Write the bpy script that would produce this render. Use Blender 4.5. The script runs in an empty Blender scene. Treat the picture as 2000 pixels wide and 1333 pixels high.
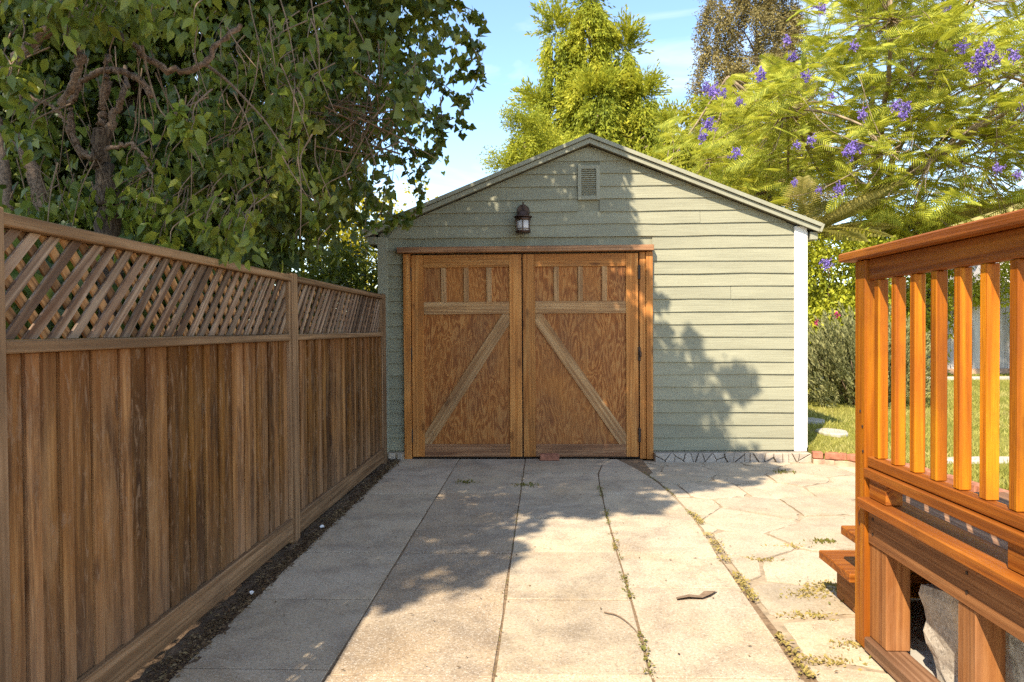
import bpy, bmesh, math, random
import numpy as np
from mathutils import Matrix, Vector

random.seed(7)
rng = np.random.default_rng(11)
sc = bpy.context.scene
COL = sc.collection
R = math.radians

# ------------------------------------------------------------------ camera
F_PX, YAW, PITCH, ROLL, EYE = 1408.4, 0.0379, 0.0164, 0.0065, 1.303
_c, _s = math.cos(YAW), math.sin(YAW)
_right, _fwd, _up = np.array([_c, _s, 0]), np.array([-_s, _c, 0]), np.array([0, 0, 1.0])
_cp, _sp = math.cos(PITCH), math.sin(PITCH)
_fwd, _up = _fwd * _cp - _up * _sp, _up * _cp + _fwd * _sp
_cr, _sr = math.cos(ROLL), math.sin(ROLL)
cam_d = bpy.data.cameras.new('camera')
cam_d.sensor_width = 36.0
cam_d.lens = 36.0 * F_PX / 2000.0
cam_d.clip_start, cam_d.clip_end = 0.05, 2000
cam = bpy.data.objects.new('camera', cam_d)
COL.objects.link(cam)
_R = _right * _cr - _up * _sr
_U = _right * _sr + _up * _cr
cam.matrix_world = Matrix(((_R[0], _U[0], -_fwd[0], 0), (_R[1], _U[1], -_fwd[1], 0), (_R[2], _U[2], -_fwd[2], EYE), (0, 0, 0, 1)))
sc.camera = cam

def at(px, py, Y):
    """world point at depth Y that the photograph shows at pixel (px, py)"""
    u, v = px - 1000, py - 666.5
    a, b = u * _cr - v * _sr, u * _sr + v * _cr
    d = _right * a / F_PX - _up * b / F_PX + _fwd
    return np.array([0, 0, EYE]) + d * (Y / d[1])

# ------------------------------------------------------------------ light
SUN_AZ, SUN_EL = 27.0, 47.0
SUN = np.array([math.sin(R(SUN_AZ)) * math.cos(R(SUN_EL)), math.cos(R(SUN_AZ)) * math.cos(R(SUN_EL)), -math.sin(R(SUN_EL))])
world = bpy.data.worlds.new('World')
sc.world = world
world.use_nodes = True
wn = world.node_tree
bg = wn.nodes['Background']
sky = wn.nodes.new('ShaderNodeTexSky')
sky.sky_type = 'NISHITA'
sky.sun_disc = False
sky.sun_elevation = R(SUN_EL)
sky.sun_rotation = R(180 + SUN_AZ)
sky.air_density, sky.dust_density, sky.ozone_density = 1.0, 0.15, 1.2
wtc = wn.nodes.new('ShaderNodeTexCoord')
wmp = wn.nodes.new('ShaderNodeMapping')
wmp.inputs['Scale'].default_value = (1.3, 1.3, 6.0)
wmp.inputs['Rotation'].default_value = (0.12, 0.2, 0.3)
wnz = wn.nodes.new('ShaderNodeTexNoise')
wnz.inputs['Scale'].default_value = 2.2
wnz.inputs['Detail'].default_value = 7
wnz.inputs['Roughness'].default_value = 0.55
wnz.inputs['Distortion'].default_value = 0.6
wrp = wn.nodes.new('ShaderNodeValToRGB')
wrp.color_ramp.elements[0].position = 0.43
wrp.color_ramp.elements[0].color = (0.04, 0.04, 0.04, 1)
wrp.color_ramp.elements[1].position = 0.82
wrp.color_ramp.elements[1].color = (0.55, 0.55, 0.55, 1)
wmx = wn.nodes.new('ShaderNodeMixRGB')
wmx.inputs[2].default_value = (6.6, 6.2, 5.7, 1)
wn.links.new(wtc.outputs['Generated'], wmp.inputs[0])
wn.links.new(wmp.outputs[0], wnz.inputs['Vector'])
wn.links.new(wnz.outputs['Fac'], wrp.inputs[0])
wn.links.new(wrp.outputs[0], wmx.inputs[0])
whs = wn.nodes.new('ShaderNodeHueSaturation')
whs.inputs['Saturation'].default_value = 1.14
wn.links.new(sky.outputs[0], whs.inputs['Color'])
wn.links.new(whs.outputs[0], wmx.inputs[1])
wn.links.new(wmx.outputs[0], bg.inputs[0])
bg.inputs[1].default_value = 0.15
sun_d = bpy.data.lights.new('sun', 'SUN')
sun_d.energy = 4.1
sun_d.angle = R(0.55)
sun_d.color = (1.0, 0.90, 0.74)
sun_o = bpy.data.objects.new('sun', sun_d)
sun_o.rotation_euler = Vector(SUN).to_track_quat('-Z', 'Y').to_euler()
sun_o.location = (-5, -10, 14)
COL.objects.link(sun_o)
sc.view_settings.view_transform = 'Standard'
sc.view_settings.look = 'None'
sc.view_settings.gamma = 1.0
sc.view_settings.use_curve_mapping = False
sc.view_settings.exposure = 1.3
sc.cycles.use_denoising = False
sc.cycles.max_bounces = 8
sc.cycles.transparent_max_bounces = 8

# ------------------------------------------------------------------ object helpers
W = {}

def put(o, parent=None, mw=None):
    COL.objects.link(o)
    mw = mw if mw is not None else Matrix.Identity(4)
    if parent is not None:
        o.parent = parent
        o.matrix_basis = W[parent.name].inverted() @ mw
    else:
        o.matrix_basis = mw
    W[o.name] = mw.copy()
    return o

def tag(o, label=None, cat=None, group=None, kind=None):
    if label: o['label'] = label
    if cat: o['category'] = cat
    if group: o['group'] = group
    if kind: o['kind'] = kind
    return o

def thing(name, label, cat, loc=(0, 0, 0), group=None):
    o = bpy.data.objects.new(name, None)
    o.empty_display_size = 0.1
    put(o, None, Matrix.Translation(Vector(loc)))
    return tag(o, label, cat, group)

def mesh_obj(name, me, m, parent=None, mw=None):
    if m is not None and not me.materials:
        me.materials.append(m)
    return put(bpy.data.objects.new(name, me), parent, mw)

def bm_mesh(name, bm):
    me = bpy.data.meshes.new(name)
    bmesh.ops.recalc_face_normals(bm, faces=bm.faces)
    bm.to_mesh(me); bm.free()
    return me

def tri_mesh(name, V, F):
    V = np.ascontiguousarray(V, dtype=np.float32); F = np.ascontiguousarray(F, dtype=np.int32)
    me = bpy.data.meshes.new(name)
    me.vertices.add(len(V)); me.vertices.foreach_set('co', V.ravel())
    me.loops.add(F.size); me.loops.foreach_set('vertex_index', F.ravel())
    me.polygons.add(len(F)); me.polygons.foreach_set('loop_start', np.arange(0, F.size, 3, dtype=np.int32))
    me.update(calc_edges=True)
    return me

AX = {'z': Matrix.Identity(4),
      'x': Matrix(((0, 0, 1, 0), (1, 0, 0, 0), (0, 1, 0, 0), (0, 0, 0, 1))),   # local z->x, x->y, y->z
      'y': Matrix(((1, 0, 0, 0), (0, 0, 1, 0), (0, -1, 0, 0), (0, 0, 0, 1)))}  # local z->y, x->x, y->-z
_box_cache = {}

def box_mesh(sx, sy, sz, bev, mname):
    key = (round(sx, 4), round(sy, 4), round(sz, 4), round(bev, 4), mname)
    if key in _box_cache: return _box_cache[key]
    bm = bmesh.new()
    bmesh.ops.create_cube(bm, size=1.0, matrix=Matrix.Diagonal((sx, sy, sz, 1)))
    if bev > 0:
        bmesh.ops.bevel(bm, geom=bm.edges[:], offset=bev, segments=1, affect='EDGES', profile=0.5)
    me = bm_mesh('board', bm)
    _box_cache[key] = me
    return me

def board(name, parent, m, x0, x1, y0, y1, z0, z1, bev=0.003, tilt=None):
    """a plank between two corners; its grain (local z) follows the longest side"""
    d = {'x': x1 - x0, 'y': y1 - y0, 'z': z1 - z0}
    ax = max(d, key=d.get)
    if ax == 'z': dims = (d['x'], d['y'], d['z'])
    elif ax == 'x': dims = (d['y'], d['z'], d['x'])
    else: dims = (d['x'], d['z'], d['y'])
    me = box_mesh(*dims, bev, m.name)
    mw = Matrix.Translation(((x0 + x1) / 2, (y0 + y1) / 2, (z0 + z1) / 2))
    if tilt is not None: mw = mw @ tilt
    return mesh_obj(name, me, m, parent, mw @ AX[ax])

def poly_board(name, parent, m, pts, axis_o, e_len, e_wid, e_thk, t0, t1, bev=0.0):
    """prism: 2-D outline pts (along e_len, e_wid) from thickness t0 to t1; grain along e_len"""
    e_len, e_wid, e_thk = Vector(e_len), Vector(e_wid), Vector(e_thk)
    a = np.array(pts); c = a.mean(0)
    bm = bmesh.new()
    n = len(pts)
    lo = [bm.verts.new((p[1] - c[1], t0, p[0] - c[0])) for p in pts]
    hi = [bm.verts.new((p[1] - c[1], t1, p[0] - c[0])) for p in pts]
    bm.faces.new(lo); bm.faces.new(hi[::-1])
    for i in range(n):
        bm.faces.new((lo[i], hi[i], hi[(i + 1) % n], lo[(i + 1) % n]))
    if bev > 0:
        bmesh.ops.bevel(bm, geom=bm.edges[:], offset=bev, segments=1, affect='EDGES', profile=0.5)
    me = bm_mesh(name, bm)
    o = Vector(axis_o) + e_len * c[0] + e_wid * c[1]
    rot = Matrix((e_wid, e_thk, e_len)).transposed().to_4x4()
    return mesh_obj(name, me, m, parent, Matrix.Translation(o) @ rot)

def clip_poly(pts, a, b, c):
    """keep the part of the polygon where a*x+b*y<=c"""
    out = []
    for i in range(len(pts)):
        p, q = pts[i], pts[(i + 1) % len(pts)]
        dp, dq = a * p[0] + b * p[1] - c, a * q[0] + b * q[1] - c
        if dp <= 0: out.append(p)
        if dp * dq < 0:
            t = dp / (dp - dq)
            out.append((p[0] + (q[0] - p[0]) * t, p[1] + (q[1] - p[1]) * t))
    return out

def tube_arrays(path, radii, sides=6):
    P = np.array(path, float); n = len(P)
    rad = np.array(radii, float)
    T = np.gradient(P, axis=0); T /= np.linalg.norm(T, axis=1, keepdims=True) + 1e-9
    ref = np.array([0.3, 0.9, 0.2]) if abs(T[0, 2]) > 0.7 else np.array([0, 0, 1.0])
    A = np.cross(T, ref); A /= np.linalg.norm(A, axis=1, keepdims=True) + 1e-9
    B = np.cross(T, A)
    th = np.linspace(0, 2 * np.pi, sides, endpoint=False)
    V = (P[:, None] + rad[:, None, None] * (np.cos(th)[None, :, None] * A[:, None] + np.sin(th)[None, :, None] * B[:, None])).reshape(-1, 3)
    Fc = []
    for i in range(n - 1):
        for k in range(sides):
            a, b = i * sides + k, i * sides + (k + 1) % sides
            Fc += [(a, b, b + sides), (a, b + sides, a + sides)]
    V = np.vstack([V, P[-1:]])
    e = (n - 1) * sides
    Fc += [(e + k, e + (k + 1) % sides, n * sides) for k in range(sides)]
    return V, np.array(Fc)

def smooth_path(pts, n=10):
    P = [np.array(p, float) for p in pts]
    P = [2 * P[0] - P[1]] + P + [2 * P[-1] - P[-2]]
    out = []
    for i in range(1, len(P) - 2):
        for t in np.linspace(0, 1, n, endpoint=False):
            a, b, c, d = P[i - 1], P[i], P[i + 1], P[i + 2]
            out.append(0.5 * ((2 * b) + (-a + c) * t + (2 * a - 5 * b + 4 * c - d) * t * t + (-a + 3 * b - 3 * c + d) * t ** 3))
    out.append(P[-2])
    return np.array(out)

def limb(name, parent, m, pts, r0, r1, sides=8, n=6, wob=0.0, knobs=0.0):
    P = smooth_path(pts, n)
    if wob: P[1:-1] += rng.normal(0, wob, (len(P) - 2, 3))
    rad = np.linspace(r0, r1, len(P))
    if knobs: rad = rad * (1 + rng.normal(0, knobs, len(P)))
    V, Fc = tube_arrays(P, rad, sides)
    me = tri_mesh(name, V, Fc)
    me.polygons.foreach_set('use_smooth', np.ones(len(Fc), dtype=bool))
    return mesh_obj(name, me, m, parent)

class Bag:
    """collects arrays of triangles for one joined part"""
    def __init__(s): s.V, s.F, s.n = [], [], 0
    def add(s, V, F):
        s.V.append(V); s.F.append(F + s.n); s.n += len(V)
    def build(s, name, m, parent=None, kind=None):
        o = mesh_obj(name, tri_mesh(name, np.vstack(s.V), np.vstack(s.F)), m, parent)
        if kind: o['kind'] = kind
        return o

def unit(a): return a / (np.linalg.norm(a, axis=-1, keepdims=True) + 1e-9)

def frames(tip, nrm):
    """rotation matrices: local y -> tip, local z -> close to nrm"""
    t = unit(tip); x = unit(np.cross(t, nrm)); z = np.cross(x, t)
    return np.stack([x, t, z], axis=-1)

def scatter(tv, tf, pos, rot, scale):
    n, k = len(pos), len(tv)
    V = np.einsum('nij,kj->nki', rot, tv) * scale[:, None, None] + pos[:, None]
    Fc = (tf[None] + (np.arange(n) * k)[:, None, None]).reshape(-1, 3)
    return V.reshape(-1, 3), Fc

# leaf outlines, base at the origin, tip at y = 1
T_IVY = (np.array([(0, 0.1, 0), (-.34, -.1, .02), (-.52, .22, .05), (-.3, .5, .0), (0, 1, -.1), (.3, .5, .0), (.52, .22, .05), (.34, -.1, .02), (0, .3, .07)]),
         np.array([(8, 0, 1), (8, 1, 2), (8, 2, 3), (8, 3, 4), (8, 4, 5), (8, 5, 6), (8, 6, 7), (8, 7, 0)]))
T_PEAR = (np.array([(0, 0, 0), (0, .45, -.07), (0, 1, -.32), (-.22, .22, .05), (-.25, .55, -.04), (.22, .22, .05), (.25, .55, -.04)]),
          np.array([(0, 5, 1), (0, 1, 3), (5, 6, 1), (3, 1, 4), (1, 6, 2), (1, 2, 4)]))
T_LEAF = (np.array([(0, 0, 0), (-.26, .45, .05), (0, 1, -.08), (.26, .45, .05)]), np.array([(0, 3, 2), (0, 2, 1)]))

def frond_template(pairs, w, droop, slim=0.03):
    V, Fc = [], []
    for k in range(pairs):
        t = 0.1 + 0.88 * k / (pairs - 1)
        base = np.array([0, t, -droop * t * t])
        ln = w * math.sin(math.pi * min(1, 0.12 + 0.86 * (1 - abs(t - .42) / .62)) / 2)
        for s in (-1, 1):
            d = np.array([s * .86, .5, -.25 * droop - .1]); d = d / np.linalg.norm(d)
            i = len(V)
            V += [base + (0, -slim, 0), base + (0, slim, 0), base + d * ln * .6 + (0, slim * .8, 0), base + d * ln + (0, 0, -.02)]
            Fc += [(i, i + 1, i + 2), (i, i + 2, i + 3)]
    i = len(V)
    V += [np.array(p) for p in [(-.008, 0, 0), (.008, 0, 0), (0, .6, -droop * .36), (0, 1, -droop)]]
    Fc += [(i, i + 1, i + 2), (i, i + 2, i + 3)]
    return np.array(V), np.array(Fc)

def wisp_template(n, spread, leaf, drop, seed):
    g = np.random.default_rng(seed); V, Fc = [], []
    for k in range(n):
        t = k / n
        p = np.array([g.normal(0, spread * .4), t, g.normal(0, spread * .4)])
        d = unit(np.array([g.normal(0, 1) * spread * 3, drop + g.random() * .6, g.normal(0, 1) * spread * 3])) * leaf * g.uniform(.7, 1.2)
        s = unit(np.cross(d, g.normal(0, 1, 3))) * leaf * .17
        i = len(V); V += [p - s * .6, p + d * .5 + s, p + d, p + d * .45 - s]; Fc += [(i, i + 1, i + 2), (i, i + 2, i + 3)]
    return np.array(V), np.array(Fc)

# ------------------------------------------------------------------ materials
class NT:
    def __init__(s, name):
        s.m = bpy.data.materials.new(name); s.m.use_nodes = True
        s.t = s.m.node_tree; s.p = s.t.nodes['Principled BSDF']; s.out = s.t.nodes['Material Output']
    def n(s, typ, ins=None, **props):
        nd = s.t.nodes.new('ShaderNode' + typ)
        for k, v in props.items(): setattr(nd, k, v)
        for k, v in (ins or {}).items():
            if isinstance(v, bpy.types.NodeSocket): s.t.links.new(v, nd.inputs[k])
            else: nd.inputs[k].default_value = v
        return nd
    def math(s, op, a, b=0.0, c=None):
        ins = {0: a, 1: b}
        if c is not None: ins[2] = c
        return s.n('Math', ins, operation=op).outputs[0]
    def mix(s, f, a, b, typ='MIX'):
        nd = s.n('MixRGB', {0: f, 1: a, 2: b}, blend_type=typ); return nd.outputs[0]
    def ramp(s, f, stops):
        nd = s.n('ValToRGB', {0: f}); cr = nd.color_ramp
        while len(cr.elements) < len(stops): cr.elements.new(0.5)
        for e, (p, c) in zip(cr.elements, stops):
            e.position = p; e.color = (c, c, c, 1) if isinstance(c, (int, float)) else (*c, 1)
        return nd.outputs[0]
    def noise(s, vec, scale, detail=4, rough=0.55, dist=0.0):
        return s.n('TexNoise', {'Vector': vec, 'Scale': scale, 'Detail': detail, 'Roughness': rough, 'Distortion': dist}).outputs['Fac']
    def coords(s, scale=(1, 1, 1), rand=40.0, kind='Object'):
        tc = s.n('TexCoord').outputs[kind]
        if rand:
            oi = s.n('ObjectInfo').outputs['Random']
            off = s.n('CombineXYZ', {0: s.math('MULTIPLY', oi, rand), 1: s.math('MULTIPLY', oi, rand * 1.7), 2: s.math('MULTIPLY', oi, rand * 2.3)}).outputs[0]
            tc = s.n('VectorMath', {0: tc, 1: off}, operation='ADD').outputs[0]
        return s.n('Mapping', {'Vector': tc, 'Scale': scale}).outputs[0]
    def rnd(s): return s.n('ObjectInfo').outputs['Random']
    def col(s, c): s.t.links.new(c, s.p.inputs['Base Color']); return s
    def bump(s, h, strength=0.3, dist=0.01):
        b = s.n('Bump', {'Height': h, 'Strength': strength, 'Distance': dist}).outputs[0]
        s.t.links.new(b, s.p.inputs['Normal']); return s
    def rough(s, v, spec=None):
        if isinstance(v, bpy.types.NodeSocket): s.t.links.new(v, s.p.inputs['Roughness'])
        else: s.p.inputs['Roughness'].default_value = v
        if spec is not None: s.p.inputs['Specular IOR Level'].default_value = spec
        return s

def wood(name, dark, mid, light, grain=(26, 26, 1.6), var=0.5, stain=(0.03, 0.02, 0.015), stain_amt=0.5, rough=0.7, spec=0.25, knots=True, lines=7.0):
    m = NT(name)
    v = m.coords(grain)
    g1 = m.noise(v, 1.0, 6, 0.6, 0.6)
    v2 = m.coords((grain[0] * 1.1, grain[1] * 1.1, grain[2] * .35))
    g2 = m.math('SINE', m.math('MULTIPLY', m.noise(v2, .5, 2, .4), lines * 6.28))
    g2 = m.math('MULTIPLY_ADD', g2, .5, .5)
    g = m.math('ADD', m.math('MULTIPLY', g1, .68), m.math('MULTIPLY', g2, .32))
    c = m.ramp(g, [(0.22, dark), (0.5, mid), (0.78, light)])
    big = m.noise(m.coords((3.0, 3.0, 1.1)), 1.6, 5, .65)
    c = m.mix(m.math('MULTIPLY', m.ramp(big, [(0.45, 0.0), (0.7, 1.0)]), stain_amt), c, (*stain, 1))
    if knots:
        vo = m.n('TexVoronoi', {'Vector': m.coords((7, 7, 2.6)), 'Scale': 1.0}).outputs['Distance']
        c = m.mix(m.ramp(vo, [(0.0, .85), (.10, .6), (.16, 0.0)]), c, (dark[0] * .45, dark[1] * .4, dark[2] * .4, 1))
    br = m.math('MULTIPLY_ADD', m.rnd(), var, 1.0 - var * .5)
    c = m.n('HueSaturation', {'Color': c, 'Value': br, 'Saturation': 1.0, 'Fac': 1.0}).outputs[0]
    fineg = m.noise(m.coords((190, 190, 5.0)), 1.0, 4, .7)
    c = m.mix(m.math('MULTIPLY', m.ramp(fineg, [(.30, 1.0), (.46, 0.0)]), .45), c, tuple(x * .45 for x in dark) + (1,))
    crack = m.noise(m.coords((70, 70, 1.1), 19), 1.0, 3, .6, .4)
    c = m.mix(m.math('MULTIPLY', m.ramp(crack, [(.24, 1.0), (.31, 0.0)]), .7), c, tuple(x * .3 for x in dark) + (1,))
    m.col(c).rough(rough, spec).bump(m.math('ADD', g, fineg), .55, .004)
    return m.m

def leafmat(name, stops, trans=0.35, rough=0.5, spec=0.3, tcol=None, clump=0.35, csc=1.3):
    m = NT(name)
    geo = m.n('NewGeometry')
    r = m.math('FRACT', m.math('ADD', geo.outputs['Random Per Island'], m.rnd()))
    big = m.noise(m.n('Mapping', {'Vector': geo.outputs['Position'], 'Scale': (csc, csc, csc)}).outputs[0], 1.0, 3)
    f = m.math('ADD', m.math('MULTIPLY', r, 1 - clump), m.math('MULTIPLY', m.ramp(big, [(.3, 0.0), (.7, 1.0)]), clump))
    c = m.ramp(f, stops)
    m.col(c).rough(rough, spec)
    tc = m.mix(0.6, c, (*(tcol or (0.30, 0.32, 0.03)), 1))
    tr = m.n('BsdfTranslucent', {'Color': tc}).outputs[0]
    mx = m.n('MixShader', {0: trans, 1: m.p.outputs[0], 2: tr}).outputs[0]
    m.t.links.new(mx, m.out.inputs['Surface'])
    return m.m

def plain(name, c, rough=0.6, spec=0.3, var=0.12, scale=8.0, metal=0.0, bump=0.15):
    m = NT(name)
    n1 = m.noise(m.coords((scale, scale, scale)), 1.0, 6, .6)
    cc = m.mix(m.ramp(n1, [(.3, 0.0), (.7, 1.0)]), tuple(x * (1 - var) for x in c) + (1,), tuple(min(1, x * (1 + var)) for x in c) + (1,))
    m.col(cc).rough(rough, spec).bump(n1, bump, .004)
    m.p.inputs['Metallic'].default_value = metal
    return m.m

def concrete_mat(name, base, warm, dark, speck=1.0, each=.22):
    m = NT(name)
    tc = m.n('NewGeometry').outputs['Position']
    mp = lambda s: m.n('Mapping', {'Vector': tc, 'Scale': (s, s, s)}).outputs[0]
    off = m.math('MULTIPLY', m.rnd(), 1.0)
    b1 = m.noise(mp(1.1), 1.0, 6, .6, .4)
    b2 = m.noise(mp(4.5), 1.0, 5, .65)
    fine = m.noise(mp(70), 1.0, 3, .7)
    sp = m.n('TexVoronoi', {'Vector': mp(210), 'Scale': 1.0})
    c = m.mix(m.ramp(b1, [(.35, 0.0), (.65, 1.0)]), (*base, 1), (*warm, 1))
    c = m.mix(m.math('MULTIPLY', m.ramp(b2, [(.46, 0.0), (.68, 1.0)]), .7), c, (*dark, 1))
    st = m.noise(mp(.8), 1.7, 7, .7, 1.1)
    c = m.mix(m.math('MULTIPLY', m.ramp(st, [(.48, 0.0), (.63, 1.0)]), .48), c, tuple(x * .68 for x in dark) + (1,))
    c = m.mix(m.math('MULTIPLY', m.ramp(m.noise(mp(.6), 2.3, 5, .6, .5), [(.55, 0.0), (.75, 1.0)]), .45), c, (warm[0] * 1.12, warm[1] * 1.0, warm[2] * .8, 1))
    c = m.mix(m.math('MULTIPLY', m.ramp(fine, [(.35, 1.0), (.5, 0.0)]), .45 * speck), c, tuple(x * .45 for x in dark) + (1,))
    light = m.ramp(m.n('SeparateColor', {0: sp.outputs['Color']}).outputs[0], [(.82, 0.0), (.9, 1.0)])
    c = m.mix(m.math('MULTIPLY', light, .35 * speck), c, (.68, .62, .52, 1))
    br = m.math('MULTIPLY_ADD', off, each, 1 - each / 2)
    c = m.n('HueSaturation', {'Color': c, 'Value': br}).outputs[0]
    h = m.math('ADD', m.math('MULTIPLY', fine, .7), m.math('MULTIPLY', b2, .6))
    m.col(c).rough(.85, .2).bump(h, .35, .006)
    return m.m

M = {}
def fence_wood(name='fence_wood', lift=.58, dark=.78):
    m = NT(name)
    g1 = m.noise(m.coords((30, 30, 1.5)), 1.0, 6, .6, .5)
    g2 = m.noise(m.coords((9, 9, 1.2)), 1.0, 5, .65, .8)
    c = m.ramp(g1, [(.3, (.115, .049, .015)), (.5, (.215, .102, .036)), (.72, (.35, .19, .076))])
    c = m.mix(m.math('MULTIPLY', m.ramp(g2, [(.44, 0.0), (.60, 1.0)]), dark), c, (.048, .023, .011, 1))
    c = m.mix(m.math('MULTIPLY', m.ramp(m.noise(m.coords((11, 11, 1.6), 71), 1.0, 4, .6, 1.2), [(.55, 0.0), (.72, 1.0)]), .6), c, (.30, .175, .085, 1))
    # weathering: the sheltered top keeps its dark orange, the splashed foot has greyed
    z = m.n('SeparateXYZ', {0: m.n('TexCoord').outputs['Object']}).outputs[2]
    wob = m.math('MULTIPLY_ADD', g2, .3, -.15)
    zz = m.math('ADD', z, wob)
    c = m.mix(m.math('MULTIPLY', m.ramp(zz, [(.30, 0.0), (.52, 1.0)]), .55), c, (.14, .05, .013, 1))
    c = m.mix(m.math('MULTIPLY', m.ramp(m.math('MULTIPLY', zz, -1.0), [(.12, 0.0), (.5, 1.0)]), .45), c, (.20, .13, .08, 1))
    vo = m.n('TexVoronoi', {'Vector': m.coords((6, 6, 2.2)), 'Scale': 1.0}).outputs['Distance']
    c = m.mix(m.ramp(vo, [(0.0, .9), (.09, .6), (.15, 0.0)]), c, (.045, .022, .012, 1))
    br = m.math('MULTIPLY_ADD', m.math('POWER', m.rnd(), 1.6), 1.1, lift)
    c = m.n('HueSaturation', {'Color': c, 'Value': br, 'Saturation': m.math('MULTIPLY_ADD', m.rnd(), -.15, 1.14)}).outputs[0]
    fineg = m.noise(m.coords((200, 200, 5.0)), 1.0, 4, .7)
    c = m.mix(m.math('MULTIPLY', m.ramp(fineg, [(.30, 1.0), (.47, 0.0)]), .5), c, (.03, .015, .008, 1))
    wear = m.noise(m.coords((26, 26, 5.5), 5), 1.0, 6, .75, 1.5)
    c = m.mix(m.math('MULTIPLY', m.ramp(wear, [(.54, 0.0), (.62, 1.0)]), .5), c, (.33, .205, .115, 1))
    crack = m.noise(m.coords((75, 75, 1.2), 19), 1.0, 3, .6, .4)
    c = m.mix(m.math('MULTIPLY', m.ramp(crack, [(.25, 1.0), (.32, 0.0)]), .8), c, (.02, .01, .006, 1))
    m.col(c).rough(.75, .2).bump(m.math('ADD', g1, fineg), .6, .004)
    return m.m
M['fence'] = fence_wood()
M['fence_light'] = fence_wood('fence_batten_wood', .85, .45)
M['rail'] = wood('fence_rail_wood', (.13, .070, .031), (.25, .142, .066), (.36, .22, .115), var=.35, stain=(.085, .05, .028), stain_amt=.55, knots=False)
M['lattice'] = wood('lattice_wood', (.085, .046, .026), (.225, .145, .09), (.39, .28, .185), var=.75, stain=(.10, .042, .017), stain_amt=.85, knots=False)
M['lattice_back'] = wood('lattice_back_wood', (.16, .07, .022), (.34, .165, .058), (.48, .26, .105), var=.7, stain=(.09, .045, .022), stain_amt=.5, knots=False)
M['deck'] = wood('stained_deck_wood', (.30, .075, .004), (.49, .148, .005), (.62, .235, .008), grain=(22, 22, 1.3), var=.4, stain=(.22, .055, .008), stain_amt=.7, rough=.5, spec=.2, knots=False)
M['deck_dark'] = wood('dark_stained_rail_wood', (.17, .045, .006), (.30, .085, .009), (.40, .135, .016), grain=(22, 22, 1.3), var=.2, stain=(.15, .045, .01), stain_amt=.6, rough=.5, spec=.2, knots=False)
M['scuffed'] = wood('scuffed_post_wood', (.18, .06, .015), (.28, .105, .028), (.37, .155, .045), grain=(22, 22, 1.3), var=.2, stain=(.40, .21, .10), stain_amt=.5, rough=.6, knots=False)
M['joist'] = wood('treated_joist_wood', (.15, .055, .017), (.24, .095, .03), (.33, .145, .052), var=.2, stain=(.12, .05, .02), stain_amt=.6, rough=.6, knots=False)
M['deck_floor'] = wood('deck_floor_wood', (.13, .062, .03), (.235, .12, .062), (.34, .19, .105), var=.25, stain=(.12, .06, .03), stain_amt=.5, rough=.6, knots=False)
M['door_frame'] = wood('door_frame_wood', (.31, .108, .020), (.49, .187, .040), (.58, .268, .075), grain=(24, 24, 1.3), var=.35, stain=(.18, .078, .028), stain_amt=.5, rough=.6)
M['brace'] = wood('brace_wood', (.27, .125, .045), (.44, .235, .092), (.55, .33, .15), var=.2, stain=(.20, .10, .045), stain_amt=.5, rough=.65)
M['header'] = wood('header_wood', (.20, .085, .038), (.35, .165, .072), (.45, .24, .12), var=.1, stain=(.09, .05, .03), stain_amt=.5, knots=False)

def ply():
    m = NT('plywood_panel')
    v = m.coords((4.6, 4.6, .95), 11)
    n1 = m.noise(v, 1.6, 3, .5, .35)
    rings = m.math('MULTIPLY_ADD', m.math('SINE', m.math('MULTIPLY', n1, 88.0)), .5, .5)
    fine = m.noise(m.coords((60, 60, 2.5)), 1.0, 4, .6)
    f = m.math('ADD', m.math('MULTIPLY', rings, .45), m.math('MULTIPLY', fine, .55))
    c = m.ramp(f, [(.2, (.22, .066, .013)), (.5, (.38, .130, .027)), (.8, (.53, .24, .068))])
    big = m.noise(m.coords((1.6, 1.6, .8)), 1.5, 5, .65)
    c = m.mix(m.math('MULTIPLY', m.ramp(big, [(.42, 0.0), (.68, 1.0)]), .5), c, (.17, .085, .04, 1))
    c = m.mix(m.math('MULTIPLY', m.ramp(m.noise(m.coords((2.2, 2.2, 1.0), 23), 1.4, 3), [(.5, 0.0), (.72, 1.0)]), .5), c, (.48, .18, .035, 1))
    m.col(c).rough(.62, .25).bump(f, .3, .003)
    return m.m
M['ply'] = ply()

def paint(name, c, var=.16, peel=0.0):
    m = NT(name)
    g = m.noise(m.coords((34, 34, 2.2)), 1.0, 6, .7, .5)
    d = m.noise(m.coords((5, 5, .8)), 1.0, 5, .7)
    cc = m.mix(m.ramp(d, [(.35, 0.0), (.7, 1.0)]), tuple(x * (1 - var) for x in c) + (1,), tuple(x * (1 + var * .5) for x in c) + (1,))
    cc = m.mix(m.math('MULTIPLY', m.ramp(g, [(.27, 1.0), (.36, 0.0)]), .5), cc, tuple(x * .45 for x in c) + (1,))
    cc = m.n('HueSaturation', {'Color': cc, 'Value': m.math('MULTIPLY_ADD', m.rnd(), .12, .94)}).outputs[0]
    crack = m.noise(m.coords((90, 90, 2.2), 9), 1.0, 4, .7, .6)
    cc = m.mix(m.math('MULTIPLY', m.ramp(crack, [(.26, 1.0), (.33, 0.0)]), .55), cc, tuple(x * .35 for x in c) + (1,))
    blot = m.noise(m.coords((9, 9, 3.0), 31), 1.0, 6, .75, .8)
    cc = m.mix(m.math('MULTIPLY', m.ramp(blot, [(.55, 0.0), (.75, 1.0)]), var), cc, tuple(x * .55 for x in c) + (1,))
    m.col(cc).rough(.62, .3).bump(m.math('ADD', g, crack), .7, .005)
    return m.m
M['sage'] = paint('sage_paint', (.305, .288, .190))
M['sage_trim'] = paint('sage_trim_paint', (.33, .315, .22), .12)
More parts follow.
